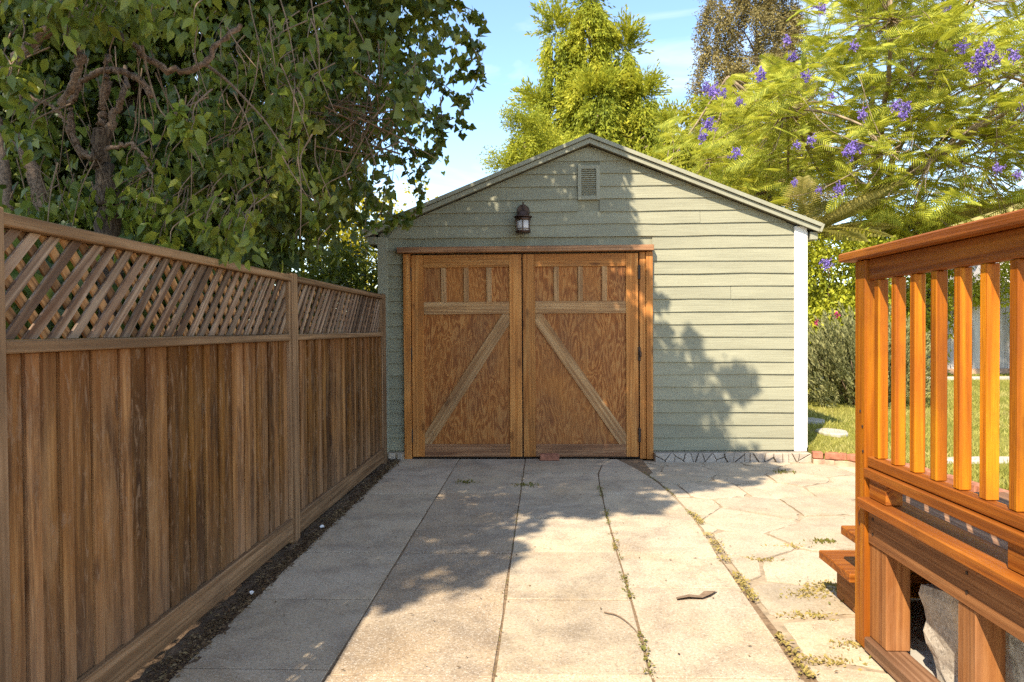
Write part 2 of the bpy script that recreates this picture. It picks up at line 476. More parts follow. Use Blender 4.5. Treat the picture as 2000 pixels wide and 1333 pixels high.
M['white'] = paint('white_paint', (.82, .79, .74), .05)
M['roof'] = plain('roof_felt', (.16, .15, .12), .9, .1, .3, 14)
M['bronze'] = plain('bronze_metal', (.075, .042, .028), .45, .4, .35, 30, .6)
M['iron'] = plain('hinge_iron', (.045, .03, .022), .6, .3, .4, 40, .3)
M['glass'] = plain('frosted_glass', (.62, .55, .48), .35, .5, .06, 12)
M['slab_rough'] = concrete_mat('exposed_aggregate', (.37, .295, .205), (.42, .305, .185), (.24, .18, .125), 1.2)
M['slab'] = concrete_mat('slab_concrete', (.46, .375, .265), (.49, .38, .24), (.28, .215, .15))
M['flag'] = concrete_mat('flagstone', (.45, .365, .255), (.48, .38, .245), (.34, .265, .18), .8, .2)
M['stone'] = concrete_mat('foundation_stone', (.47, .40, .32), (.50, .40, .29), (.33, .27, .21), .7)
M['mortar'] = plain('mortar', (.34, .26, .17), .95, .1, .35, 18, bump=.5)
M['block'] = concrete_mat('broken_concrete', (.52, .46, .38), (.56, .48, .37), (.30, .25, .20), 1.2)
M['brick'] = plain('red_brick', (.36, .145, .085), .85, .15, .4, 16, bump=.5)
M['brick_worn'] = plain('worn_brick', (.46, .29, .19), .85, .15, .4, 12, bump=.5)
M['pale'] = plain('pale_stone', (.42, .38, .31), .8, .2, .15, 6)

def dirt():
    m = NT('bare_soil')
    p = m.n('NewGeometry').outputs['Position']
    a = m.noise(p, 5.0, 7, .7); b = m.noise(p, 45.0, 5, .7)
    c = m.ramp(a, [(.3, (.055, .034, .022)), (.55, (.115, .075, .047)), (.75, (.19, .13, .082))])
    c = m.mix(m.math('MULTIPLY', m.ramp(b, [(.5, 0.0), (.7, 1.0)]), .5), c, (.23, .165, .10, 1))
    m.col(c).rough(.95, .1).bump(m.math('ADD', a, b), .8, .03)
    return m.m
M['dirt'] = dirt()

def turf():
    m = NT('turf')
    p = m.n('NewGeometry').outputs['Position']
    a = m.noise(p, 1.3, 5, .6); b = m.noise(p, 30.0, 5, .7)
    c = m.ramp(a, [(.35, (.17, .18, .025)), (.6, (.30, .27, .06)), (.75, (.42, .33, .13))])
    c = m.mix(m.math('MULTIPLY', m.ramp(b, [(.4, 1.0), (.6, 0.0)]), .5), c, (.07, .065, .02, 1))
    m.col(c).rough(.95, .1).bump(b, .8, .03)
    return m.m
M['turf'] = turf()
M['joint'] = plain('joint_soil', (.20, .135, .08), .95, .1, .5, 40, bump=.6)
M['grass'] = leafmat('grass_blades', [(0, (.15, .17, .02)), (.5, (.37, .34, .07)), (1, (.60, .50, .20))], .3, .6, .2, clump=.6, csc=1.1)
M['dry_grass'] = leafmat('dry_grass', [(0, (.30, .23, .06)), (.6, (.38, .28, .09)), (1, (.22, .22, .04))], .2, .7, .2)
M['weed'] = leafmat('weed_leaf', [(0, (.09, .10, .015)), (.6, (.17, .16, .03)), (1, (.26, .12, .04))], .2, .6)
M['litter'] = leafmat('dry_litter', [(0, (.05, .03, .018)), (.5, (.13, .08, .04)), (.85, (.26, .18, .09)), (1, (.36, .29, .10))], .05, .8, .1, tcol=(.2, .12, .04))
M['scrap'] = plain('white_scrap', (.7, .68, .65), .7, .2, .1, 30)
M['bark'] = wood('rough_bark', (.035, .022, .014), (.10, .066, .042), (.20, .14, .09), grain=(55, 55, 18), var=.1, stain=(.03, .02, .012), stain_amt=.5, knots=False, rough=.9)
M['limb_bark'] = plain('pinkish_bark', (.20, .135, .09), .9, .15, .7, 70, bump=1.0)
M['twig'] = plain('grey_brown_twig', (.20, .135, .085), .85, .15, .4, 30)
M['pale_bark'] = plain('pale_bark', (.30, .22, .14), .85, .15, .4, 9)
M['ivy'] = leafmat('ivy_leaf', [(0, (.022, .042, .010)), (.45, (.08, .115, .018)), (.8, (.18, .20, .028)), (1, (.42, .38, .04))], .32, .4, .35, tcol=(.22, .24, .02))
M['pear'] = leafmat('pear_leaf', [(0, (.05, .085, .014)), (.5, (.14, .18, .022)), (.85, (.28, .295, .035)), (1, (.50, .44, .05))], .4, .4, .35, tcol=(.32, .32, .03))
M['jaca'] = leafmat('jacaranda_leaf', [(0, (.11, .15, .02)), (.4, (.31, .34, .04)), (.8, (.55, .53, .07)), (1, (.72, .56, .08))], .45, .6, .2, tcol=(.66, .62, .05), csc=.7)
M['weep'] = leafmat('weeping_leaf', [(0, (.10, .14, .02)), (.45, (.30, .33, .03)), (1, (.62, .55, .05))], .42, .6, .2, tcol=(.60, .57, .05), clump=.5, csc=.9)
M['cypress'] = leafmat('cypress_needles', [(0, (.08, .07, .025)), (.5, (.22, .175, .06)), (1, (.44, .34, .12))], .2, .7, .15, tcol=(.26, .18, .05), csc=.5)
M['hedge'] = leafmat('hedge_leaf', [(0, (.14, .17, .015)), (.45, (.32, .34, .025)), (1, (.60, .56, .04))], .36, .5, .3, tcol=(.48, .45, .015))
M['rosemary'] = leafmat('rosemary_needles', [(0, (.10, .105, .045)), (.5, (.21, .205, .08)), (1, (.42, .39, .16))], .2, .6, .2, tcol=(.3, .3, .08))
M['yellow'] = leafmat('yellow_leaf', [(0, (.22, .22, .012)), (.5, (.44, .39, .015)), (1, (.62, .50, .02))], .45, .5, .25, tcol=(.62, .52, .01))
M['palm'] = leafmat('palm_leaf', [(0, (.20, .19, .04)), (.5, (.36, .31, .08)), (1, (.52, .42, .13))], .3, .5, .3, tcol=(.5, .42, .08))
M['purple'] = leafmat('purple_flower', [(0, (.17, .11, .40)), (.5, (.28, .19, .58)), (1, (.45, .34, .74))], .3, .6, .2, tcol=(.40, .28, .7))
M['pink'] = leafmat('magenta_flower', [(0, (.5, .02, .16)), (1, (.62, .05, .25))], .3, .6, .2, tcol=(.6, .05, .2))
M['plaster'] = plain('pale_plaster', (.66, .60, .54), .85, .2, .08, 3)
M['tile'] = plain('moss_roof', (.36, .29, .09), .9, .1, .35, 10)
M['oldboard'] = wood('bleached_board', (.38, .33, .29), (.52, .47, .42), (.64, .59, .54), var=.2, stain=(.36, .28, .22), stain_amt=.4, knots=False, rough=.85)

# ================================================================== SETTING
def sheet(name, x0, x1, y0, y1, z, m):
    bm = bmesh.new()
    bm.faces.new([bm.verts.new(p) for p in ((x0, y0, z), (x1, y0, z), (x1, y1, z), (x0, y1, z))])
    return tag(mesh_obj(name, bm_mesh(name, bm), m), kind='structure')

sheet('ground', -300, 300, -100, 600, -0.05, M['dirt'])

# --- driveway: strips of cast slabs
drive = sheet('driveway', -1.42, 1.02, -2.0, 7.24, -0.006, M['joint'])

def slab_obj(name, pts, z0, z1, m, parent, bev=.008, sink=0.0):
    bm = bmesh.new()
    lo = [bm.verts.new((p[0], p[1], z0)) for p in pts]
    hi = [bm.verts.new((p[0], p[1], z1)) for p in pts]
    n = len(pts)
    top = bm.faces.new(hi)
    for i in range(n): bm.faces.new((lo[i], lo[(i + 1) % n], hi[(i + 1) % n], hi[i]))
    bm.edges.ensure_lookup_table()
    bmesh.ops.bevel(bm, geom=list(top.edges), offset=bev, segments=1, affect='EDGES', profile=.5)
    if sink:
        for v in bm.verts:
            if v.co.z > z1 - .02: v.co.z += sink * ((v.co.x - pts[0][0]) * random.uniform(.5, 1))
    o = mesh_obj(name, bm_mesh(name, bm), m, parent)
    return o

J1 = lambda y: -.812
J2 = lambda y: -.178 + .008 * (y - 2.65) * .9
J3P = [(-2, .30), (2.65, .41), (3.29, .428), (4.19, .444), (4.99, .459), (6.07, .495), (6.5, .521), (6.95, .60), (7.21, .69)]
J4P = [(-2, .83), (2.7, .972), (3.33, .994), (4.06, 1.015), (4.87, 1.047), (5.5, 1.04), (5.78, 1.022), (6.2, .98), (6.62, .914), (7.21, .768)]
J3 = lambda y: float(np.interp(y, [p[0] for p in J3P], [p[1] for p in J3P]))
J4 = lambda y: float(np.interp(y, [p[0] for p in J4P], [p[1] for p in J4P]))
JL = lambda y: -1.392 - .004 * (y - 3)
cols = [(JL, J1, [-2, -.4, .9, 2.0, 2.72, 3.44, 4.165, 4.90, 5.67, 7.22], .004),
        (J1, J2, [-2, -.4, 1.2, 2.68, 4.17, 5.70, 7.225], .006),
        (J2, J3, [-2, -.4, 1.2, 2.70, 3.455, 4.20, 4.945, 5.72, 6.50, 7.22], .004),
        (J3, J4, [-2, -.4, 1.2, 2.69, 3.63, 5.69, 7.20], .007)]
for ci, (fl, fr, ys, g) in enumerate(cols):
    for k in range(len(ys) - 1):
        ya, yb = ys[k] + .005, ys[k + 1] - .005
        ny = max(2, int((yb - ya) / .25) + 1)
        yy = np.linspace(ya, yb, ny)
        jit = lambda: random.gauss(0, .0018)
        pts = [(fl(y) + g + jit(), y) for y in yy][::-1] + [(fr(y) - g + jit(), y) for y in yy]
        pts = pts[::-1] if sum((pts[i][0] * pts[(i + 1) % len(pts)][1] - pts[(i + 1) % len(pts)][0] * pts[i][1]) for i in range(len(pts))) < 0 else pts
        slab_obj('slab', pts, -.03, random.uniform(-.002, .003), M['slab_rough'] if ci == 1 and ya < 4.3 else M['slab'], drive, .0025)

# --- patio of irregular flagstones
EDGE = [(2.0, 3.9), (4.0, 3.55), (5.12, 3.40), (5.53, 3.32), (6.12, 3.23), (6.46, 3.12), (6.75, 3.0), (6.93, 2.8), (6.97, 2.62)]
EX = lambda y: float(np.interp(y, [p[0] for p in EDGE], [p[1] for p in EDGE]))
bm = bmesh.new()
bm.faces.new([bm.verts.new((J4(y), y, -.0125)) for y in np.linspace(-2, 7.2, 30)][::1][::-1] + [bm.verts.new((4.2, -2, -.0125)), bm.verts.new((4.2, 3.2, -.0125)), bm.verts.new((3.4, 6.2, -.0125)), bm.verts.new((2.9, 7.2, -.0125))][::1])
patio = tag(mesh_obj('patio', bm_mesh('patio', bm), M['mortar']), kind='structure')
prg = np.random.default_rng(5)
seeds = []
for iy, y in enumerate(np.arange(1.6, 7.5, .47)):
    for ix, x in enumerate(np.arange(.7, 4.3, .50)):
        seeds.append((x + prg.uniform(-.17, .17) + (.25 if iy % 2 else 0), y + prg.uniform(-.16, .16)))
seeds = np.array(seeds)
for i, s in enumerate(seeds):
    poly = [(s[0] - 1, s[1] - 1), (s[0] + 1, s[1] - 1), (s[0] + 1, s[1] + 1), (s[0] - 1, s[1] + 1)]
    gap = prg.uniform(.003, .010) if s[1] > 4.2 else prg.uniform(.010, .034)
    for q in seeds[np.argsort(np.linalg.norm(seeds - s, axis=1))[1:14]]:
        d = q - s; L = np.linalg.norm(d); d = d / L
        poly = clip_poly(poly, d[0], d[1], d @ (s + q) / 2 - gap * .5)
    ym = min(max(s[1], 1.7), 7.1)
    for yq in ((ym - .3, ym + .3) if ym < 6.2 else (ym - .08, min(ym + .12, 7.1))):     # the bent joint along the driveway
        a, b = np.array((J4(yq - .1), yq - .1)), np.array((J4(yq + .1), yq + .1))
        t = (b - a) / np.linalg.norm(b - a); nx = np.array((t[1], -t[0]))
        w = .012 if s[1] > 4.3 else .05
        poly = clip_poly(poly, -nx[0], -nx[1], -(nx @ a) - w)
    yy = min(max(s[1], 2.0), 6.95)
    poly = clip_poly(poly, 1, .38, EX(yy) + .38 * yy - .02)
    poly = clip_poly(poly, 0, 1, 7.07)
    if len(poly) < 3: continue
    ar = .5 * abs(sum(poly[k][0] * poly[(k + 1) % len(poly)][1] - poly[(k + 1) % len(poly)][0] * poly[k][1] for k in range(len(poly))))
    if ar < .012: continue
    out = []
    for k in range(len(poly)):        # worn, wavy edges
        p, q = np.array(poly[k]), np.array(poly[(k + 1) % len(poly)])
        nseg = max(1, int(np.linalg.norm(q - p) / .055))
        for t in range(nseg):
            pt = p + (q - p) * t / nseg
            pt = pt + (s - pt) * abs(prg.normal(0, .022 if t else .06))
            out.append(tuple(pt))
    slab_obj('flagstone', out, -.03, -.004 + prg.uniform(-.006, .004), M['flag'], patio, .004)

# --- bare soil along the fence
bm = bmesh.new()
bmesh.ops.create_grid(bm, x_segments=14, y_segments=180, size=.5, matrix=Matrix.Translation((-1.50, 2.62, 0)) @ Matrix.Diagonal((.30, 9.3, 1, 1)))
for v in bm.verts:
    t = (v.co.x + 1.65) / .3
    v.co.z = -.012 + .026 * math.sin(math.pi * min(1, max(0, t))) + random.gauss(0, .006)
soil = tag(mesh_obj('soil_strip', bm_mesh('soil_strip', bm), M['dirt']), kind='structure')

# --- lawn rising gently to the back
LZ = lambda x, y: .095 + .032 * max(0, y - 7.2)
bm = bmesh.new()
ys = np.concatenate([np.linspace(2.0, 7.0, 18), np.linspace(7.28, 17, 26)])
ts = np.linspace(0, 1, 24)
grid = []
for y in ys:
    xl = EX(y) + .1 if y < 7.1 else 2.66
    grid.append([bm.verts.new((xl + (18 - xl) * t ** 1.5, y, LZ(0, y) + random.gauss(0, .006))) for t in ts])
for a in range(len(ys) - 1):
    for b in range(len(ts) - 1):
        bm.faces.new((grid[a][b], grid[a][b + 1], grid[a + 1][b + 1], grid[a + 1][b]))
sk = [bm.verts.new((row[0].co.x, row[0].co.y, -.05)) for row in grid]
for a in range(len(ys) - 1): bm.faces.new((grid[a][0], grid[a + 1][0], sk[a + 1], sk[a]))
lawn = tag(mesh_obj('lawn', bm_mesh('lawn', bm), M['turf']), kind='structure')
n = 90000
yy = 5.0 + 10 * rng.random(n) ** 1.1
xl = np.array([EX(y) + .08 if y < 7.15 else 2.68 for y in yy])
xx = xl + (11.5 - xl) * rng.random(n) ** 1.35
pos = np.stack([xx, yy, np.array([LZ(0, y) for y in yy]) - .004], 1)
tip = np.stack([rng.normal(0, .5, n), rng.normal(0, .5, n), np.ones(n)], 1)
rot = frames(tip, rng.normal(0, 1, (n, 3)))
V, Fc = scatter(np.array([(-.09, 0, 0), (.09, 0, 0), (0, 1, .12)]), np.array([(0, 1, 2)]), pos, rot, rng.uniform(.025, .065, n))
b = Bag(); b.add(V, Fc)
tag(b.build('grass', M['grass']), 'short sunlit green and straw coloured lawn grass beside garage', 'grass', kind='stuff')

# --- pale kerb at the back of the lawn
o = board('garden_kerb', None, M['pale'], 4.6, 16, 13.72, 13.86, .24, .36, .01); tag(o, kind='structure')

# ================================================================== GARAGE
D = 7.254
garage = thing('garage', 'sage green clapboard garage with gabled roof and wooden double doors', 'garage', (.506, D, 0))
GX0, GX1, RX = -1.62, 2.634, .506
SL = .403
ZR = 3.13                                      # underside of the roof at the ridge, on the wall
zroof = lambda x: ZR - SL * abs(x - RX)
COURSE, Z0 = .1257, .085
LAPT = .016
VENT = (.392, .61, 2.588, 2.928)
DOORX = (-1.363, 1.087)

def siding(xa, xb, za, zb, wob=.0):
    """one lapped board, thicker at its lower edge, cut to the gable"""
    def half(z): return (ZR - z) / SL
    xa0, xa1 = max(xa, RX - half(za)), max(xa, RX - half(zb))
    xb0, xb1 = min(xb, RX + half(za)), min(xb, RX + half(zb))
    if xb0 - xa0 < .02: return
    if xb1 < xa1: xa1 = xb1 = RX
    bm = bmesh.new()
    ns = max(1, int((xb0 - xa0) / .35))
    rows = []
    for k in range(ns + 1):
        t = k / ns
        x0, x1 = xa0 + (xb0 - xa0) * t, xa1 + (xb1 - xa1) * t
        w = random.gauss(0, wob)
        w2 = random.gauss(0, wob * .7)
        rows.append([bm.verts.new(p) for p in ((x0, D - LAPT + w2, za + w), (x1, D - .003, zb), (x1, D + .004, zb), (x0, D + .004, za + w))])
    for k in range(ns):
        a, b2 = rows[k], rows[k + 1]
        for q in range(4):
            bm.faces.new((a[q], a[(q + 1) % 4], b2[(q + 1) % 4], b2[q]))
    bm.faces.new(rows[0]); bm.faces.new(rows[-1][::-1])
    bmesh.ops.remove_doubles(bm, verts=bm.verts, dist=1e-5)
    cx, cz = (xa0 + xb0) / 2, (za + zb) / 2
    T = Matrix.Translation((cx, D, cz)) @ AX['x']
    bmesh.ops.transform(bm, matrix=T.inverted(), verts=bm.verts)
    mesh_obj('siding_board', bm_mesh('siding_board', bm), M['sage'], garage, T)

k = 0
while True:
    za = Z0 + COURSE * k; zb = za + COURSE + .003
    if za > ZR - .03: break
    segs = []
    lo, hi = GX0 + .093, GX1 - .112
    if za < 2.10:
        segs = [(lo, DOORX[0] - .002), (DOORX[1] + .042, hi)]
        if k in (5, 12): segs = [segs[0], (segs[1][0], 1.9 + .1 * (k % 3)), (1.903 + .1 * (k % 3), hi)]
    elif zb > VENT[2] and za < VENT[3]:
        segs = [(lo, VENT[0] + .002), (VENT[1] - .002, hi)]
    else:
        j = [.9, -.1, 1.6, .3][k % 4]
        segs = [(lo, j), (j + .003, hi)] if za < 2.6 else [(lo, hi)]
    for a, b2 in segs: siding(a, b2, za, zb, .0026)
    k += 1
# body behind the boards, side walls, back
def wallbox(name, m, x0, x1, y0, y1, z0, z1): return board(name, garage, m, x0, x1, y0, y1, z0, z1, 0)
bm = bmesh.new()
pr = [(GX0 + .01, 0.0), (GX1 - .01, 0.0), (GX1 - .01, zroof(GX1)), (RX, ZR), (GX0 + .01, zroof(GX0))]
fa = [bm.verts.new((x, D + .006, z)) for x, z in pr]; fb = [bm.verts.new((x, 12.3, z)) for x, z in pr]
bm.faces.new(fa); bm.faces.new(fb[::-1])
for i in range(5): bm.faces.new((fa[i], fb[i], fb[(i + 1) % 5], fa[(i + 1) % 5]))
mesh_obj('wall', bm_mesh('wall', bm), M['sage'], garage)
for sx, xw in ((1, GX1), (-1, GX0)):           # side cladding
    for q in range(18):
        za = Z0 + COURSE * q
        x0, x1 = (xw - .008, xw + .008) if sx > 0 else (xw - .008, xw + .008)
        board('side_board', garage, M['sage'], x0, x1, D + .02, 12.3, za, min(za + COURSE - .004, 2.27), .002)
board('corner_board', garage, M['white'], GX1 - .113, GX1 + .006, D - .028, D + .008, .075, 2.30, .002)['label'] = 'bright white corner board'
board('corner_board', garage, M['white'], GX1 + .0085, GX1 + .014, D - .026, D + .09, .11, 2.25, .002)['label'] = 'bright white corner board'
board('corner_board', garage, M['sage_trim'], GX0 - .006, GX0 + .094, D - .028, D + .008, .03, 2.24, .002)
# roof
YF, YB = D - .105, 12.4
for sx in (-1, 1):
    e = Vector((sx * 1, 0, -SL)).normalized(); nrm = Vector((sx * SL, 0, 1)).normalized()
    L = abs(2.225 / e.x)
    o0 = Vector((RX, 0, ZR + .004))
    def slope_piece(name, m, t0, t1, y0, y1, s0=0.0, s1=None, bev=.002):
        s1 = L if s1 is None else s1
        # outline in (length along slope, y)
        tz = lambda t: -t * (SL) / math.sqrt(1 + SL * SL) * 0
        pts = [(s0, y0), (s1, y0), (s1, y1), (s0, y1)]
        bm = bmesh.new()
        def P(s, y, t):
            v = o0 + e * s + nrm * t
            if s == s0 and s0 == 0.0:            # mitre at the ridge
                v = Vector((RX, 0, ZR + .004 + t * math.sqrt(1 + SL * SL)))
            return (v.x, y, v.z)
        lo = [bm.verts.new(P(s, y, t0)) for s, y in pts]; hi = [bm.verts.new(P(s, y, t1)) for s, y in pts]
        bm.faces.new(lo); bm.faces.new(hi[::-1])
        for i in range(4): bm.faces.new((lo[i], hi[i], hi[(i + 1) % 4], lo[(i + 1) % 4]))
        return mesh_obj(name, bm_mesh(name, bm), m, garage)
    slope_piece('rake_board', M['sage_trim'], .0, .042, YF + .012, YF + .034)
    slope_piece('roof', M['roof'], .004, .075, YF + .036, YB)
    slope_piece('roof_edge', M['sage_trim'], .048, .084, YF - .010, YF + .034)
    slope_piece('roof_edge', M['sage_trim'], .0, .080, YF - .012, YB, L + .001, L + .022)
board('soffit', garage, M['sage_trim'], GX1 + .032, GX1 + .105, D - .05, 12.3, 2.165, 2.24, .002)
board('soffit', garage, M['sage_trim'], GX0 - .105, GX0 - .01, D - .05, 12.3, 2.165, 2.24, .002)
# vent
vx0, vx1, vz0, vz1 = VENT
vf = board('vent', garage, M['sage_trim'], vx0, vx1, D - .012, D + .001, vz0, vz1, .001)
for (a, b2, c, d) in ((vx0, vx0 + .036, vz0, vz1), (vx1 - .036, vx1, vz0, vz1), (vx0 + .037, vx1 - .037, vz1 - .036, vz1), (vx0 + .037, vx1 - .037, vz0, vz0 + .036)):
    board('frame', vf, M['sage_trim'], a, b2, D - .034, D - .0125, c, d, .002)
for q in range(13):
    z = vz0 + .045 + q * .0205
    board('slat', vf, M['sage_trim'], vx0 + .038, vx1 - .038, D - .032, D - .014, z - .002, z + .003, 0, Matrix.Rotation(R(38), 4, 'X'))
# door surround
board('door_jamb', garage, M['door_frame'], DOORX[0], DOORX[0] + .072, D - .055, D + .01, .0, 2.064, .003)
board('door_jamb', garage, M['door_frame'], DOORX[1] - .025, DOORX[1] + .04, D - .055, D + .01, .0, 2.064, .003)
board('door_jamb', garage, M['door_frame'], DOORX[1] - .088, DOORX[1] - .027, D - .035, D + .01, .0, 2.064, .003)
board('door_header', garage, M['header'], -1.418, 1.133, D - .105, D + .005, 2.07, 2.128, .006)
board('door_recess', garage, M['iron'], DOORX[0] + .073, DOORX[1] - .069, D + .003, D + .0055, .0, 2.066, 0)

def leaf_door(x0, x1, flip):
    zb, zt = .022, 2.052
    yf = D - .040
    S = .122
    base = board('door', garage, M['ply'], x0 + .02, x1 - .02, D - .016, D - .004, zb + .02, zt - .02, 0)
    rails = [(zb, zb + .125), (1.455, 1.578), (zt - .128, zt)]
    board('stile', base, M['door_frame'], x0, x0 + S, yf, D - .003, zb, zt, .003)
    board('stile', base, M['door_frame'], x1 - S, x1, yf, D - .003, zb, zt, .003)
    xi0, xi1 = x0 + S + .001, x1 - S - .001
    for a, b2 in rails: board('rail', base, M['door_frame'] if a > 1.7 else (M['brace'] if a > 1 else M['header']), xi0, xi1, yf + .002, D - .004, a, b2, .003)
    w = (xi1 - xi0)
    z0, z1 = rails[1][1] + .001, rails[2][0] - .001
    pw = (w - 3 * .052) / 4
    for q in range(3):
        xa = xi0 + pw * (q + 1) + .052 * q
        board('muntin', base, M['brace'], xa, xa + .052, yf + .003, D - .015, z0, z1, .003)
    for q in range(4):                      # four small panels and the big one
        xa = xi0 + (pw + .052) * q
        board('panel', base, M['ply'], xa + .001, xa + pw - .001, D - .021, D - .0165, z0, z1, 0)
    zp0, zp1 = rails[0][1] + .001, rails[1][0] - .001
    board('panel', base, M['ply'], xi0 + .001, xi1 - .001, D - .021, D - .0165, zp0, zp1, 0)
    # diagonal brace
    A = np.array((0.0, zp0)); B = np.array((w, zp1))
    d = (B - A) / np.linalg.norm(B - A); nn = np.array((-d[1], d[0])); hw = .058
    L2 = np.linalg.norm(B - A)
    rect = [tuple(A - d * .2 + nn * hw), tuple(A - d * .2 - nn * hw), tuple(B + d * .2 - nn * hw), tuple(B + d * .2 + nn * hw)]
    rect = clip_poly(rect, -1, 0, 0); rect = clip_poly(rect, 1, 0, w); rect = clip_poly(rect, 0, -1, -zp0); rect = clip_poly(rect, 0, 1, zp1)
    if flip: rect = [(w - p[0], p[1]) for p in rect]; d = np.array((-d[0], d[1]))
    nn = np.array((d[1], -d[0]))
    loc = [(p[0] * d[0] + p[1] * d[1], p[0] * nn[0] + p[1] * nn[1]) for p in rect]
    poly_board('brace', base, M['brace'], loc, (xi0, yf + .004, 0), (d[0], 0, d[1]), (nn[0], 0, nn[1]), (0, 1, 0), 0.0, .008, .002)
    xh = x1 + .004 if flip else x0 - .012
    for z in (.24, 1.05, 1.86):
        board('hinge', base, M['iron'], xh - .008, xh + .016, yf - .012, yf + .004, z - .07, z + .07, .003)
    return base

leaf_door(-1.283, -.176, False)
leaf_door(-.163, .985, True)
board('latch', garage, M['bronze'], .992, 1.012, D - .075, D - .042, 1.02, 1.075, .004)
# foundation of rubble stones
M['mortar_pale'] = plain('pale_mortar', (.33, .27, .20), .95, .1, .3, 25, bump=.5)
fnd = board('foundation', garage, M['mortar_pale'], 1.13, GX1 + .01, 7.135, D - .018, -.03, .072, .004)
fr = np.random.default_rng(14)
FS = np.stack([np.linspace(1.15, GX1 - .02, 26) + fr.uniform(-.03, .03, 26), fr.uniform(-.02, .066, 26)], 1)
for k, sd in enumerate(FS):
    pl_ = [(1.132, -.03), (GX1 + .008, -.03), (GX1 + .008, .075), (1.132, .075)]
    for q in FS:
        if q is sd or abs(q[0] - sd[0]) < 1e-9: continue
        d = q - sd; L = np.linalg.norm(d); d = d / L
        pl_ = clip_poly(pl_, d[0], d[1], d @ (sd + q) / 2 - .0035)
    if len(pl_) < 3: continue
    poly_board('stone', fnd, M['stone'], pl_, (0, 7.10 + fr.uniform(-.010, .012), 0), (1, 0, 0), (0, 0, 1), (0, -1, 0), -.034, .0, .004)
fnd2 = board('foundation', garage, M['mortar'], GX0, DOORX[0] - .003, 7.15, D - .018, -.03, .072, .004)
for a, b2 in ((-1.62, -1.53), (-1.52, -1.44), (-1.43, -1.37)):
    poly_board('stone', fnd2, M['stone'], [(a, -.03), (b2, -.03), (b2 - .01, .07), (a + .008, .074)], (0, 7.12, 0), (1, 0, 0), (0, 0, 1), (0, -1, 0), -.03, 0, .006)

# wall lantern
def lathe(name, m, parent, prof, c, seg=20, half=False):
    bm = bmesh.new(); rings = []
    for r, z in prof:
        rings.append([bm.verts.new((c[0] + r * math.cos(2 * math.pi * k / seg), c[1] + r * math.sin(2 * math.pi * k / seg), c[2] + z)) for k in range(seg)])
    for a, b2 in zip(rings, rings[1:]):
        for k in range(seg): bm.faces.new((a[k], a[(k + 1) % seg], b2[(k + 1) % seg], b2[k]))
    bm.faces.new(rings[0][::-1]); bm.faces.new(rings[-1])
    for f in bm.faces: f.smooth = len(f.verts) == 4
    return mesh_obj(name, bm_mesh(name, bm), m, parent)

LX, LY = -.154, D - .115
lamp = thing('wall_lantern', 'dark bronze wall lantern with frosted glass above the garage doors', 'wall lamp', (LX, LY, 2.25))
bm = bmesh.new()
bmesh.ops.create_cone(bm, cap_ends=True, segments=20, radius1=.066, radius2=.058, depth=.02, matrix=Matrix.Translation((LX, D - .026, 2.475)) @ Matrix.Rotation(R(90), 4, 'X') @ Matrix.Diagonal((1, 1.15, 1, 1)))
mesh_obj('backplate', bm_mesh('backplate', bm), M['bronze'], lamp)
limb('arm', lamp, M['bronze'], [(LX, D - .03, 2.50), (LX, D - .06, 2.555), (LX, D - .10, 2.545), (LX, LY, 2.49)], .009, .008, 8, 5)
lathe('cap', M['bronze'], lamp, [(.092, 2.405), (.09, 2.415), (.062, 2.425), (.058, 2.45), (.04, 2.468), (.012, 2.478), (.008, 2.50), (.001, 2.503)], (LX, LY, 0))
lathe('collar', M['bronze'], lamp, [(.074, 2.375), (.078, 2.38), (.078, 2.404)], (LX, LY, 0))
lathe('glass', M['glass'], lamp, [(.064, 2.275), (.066, 2.28), (.066, 2.374)], (LX, LY, 0))
lathe('base', M['bronze'], lamp, [(.06, 2.250), (.076, 2.254), (.077, 2.272), (.07, 2.276)], (LX, LY, 0))
lathe('ring', M['bronze'], lamp, [(.0675, 2.288), (.0725, 2.288), (.0725, 2.295), (.0675, 2.295)], (LX, LY, 0))
for q in range(6):
    a = R(-90 + 60 * q)
    cx, cy = LX + .071 * math.cos(a), LY + .071 * math.sin(a)
    board('bar', lamp, M['bronze'], cx - .005, cx + .005, cy - .005, cy + .005, 2.272, 2.378, .001)

# brick door stop
o = board('door_stop_brick', None, M['brick'], .0, .19, 7.10, 7.185, .004, .062, .004)
tag(o, 'single reddish brick lying against the right garage door', 'brick')

# brick edging of the lawn
edging = thing('brick_edging', 'low curved border of worn red bricks between patio and lawn', 'brick border', (2.9, 6.8, 0))
EP = [(2.615, 7.03), (2.85, 6.96), (3.02, 6.80), (3.14, 6.50), (3.24, 6.12), (3.32, 5.55), (3.40, 5.12), (3.52, 4.2), (3.62, 3.5)]
path = smooth_path([(p[0], p[1], 0) for p in EP], 30)
acc = np.concatenate([[0], np.cumsum(np.linalg.norm(np.diff(path, axis=0), axis=1))])
for course, (za, zb) in enumerate(((-.02, .043), (.048, .108))):
    s = -.1 * course
    while s < acc[-1] - .2:
        p0 = np.array([np.interp(max(s, 0), acc, path[:, i]) for i in range(2)]); p1 = np.array([np.interp(s + .205, acc, path[:, i]) for i in range(2)])
        d = (p1 - p0); L = np.linalg.norm(d) - .01
        if L > .05:
            c = (p0 + p1) / 2; ang = math.atan2(d[1], d[0])
            me = box_mesh(.10, zb - za, round(L, 2), .006, 'brickA' if course else 'brickB')
            mw = Matrix.Translation((c[0], c[1] + random.uniform(-.006, .006), (za + zb) / 2 + random.uniform(-.003, .003))) @ Matrix.Rotation(ang + random.uniform(-.03, .03), 4, 'Z') @ AX['x'] @ Matrix.Identity(4)
            mesh_obj('brick', me, M['brick'] if course else M['brick_worn'], edging, mw)
        s += .21

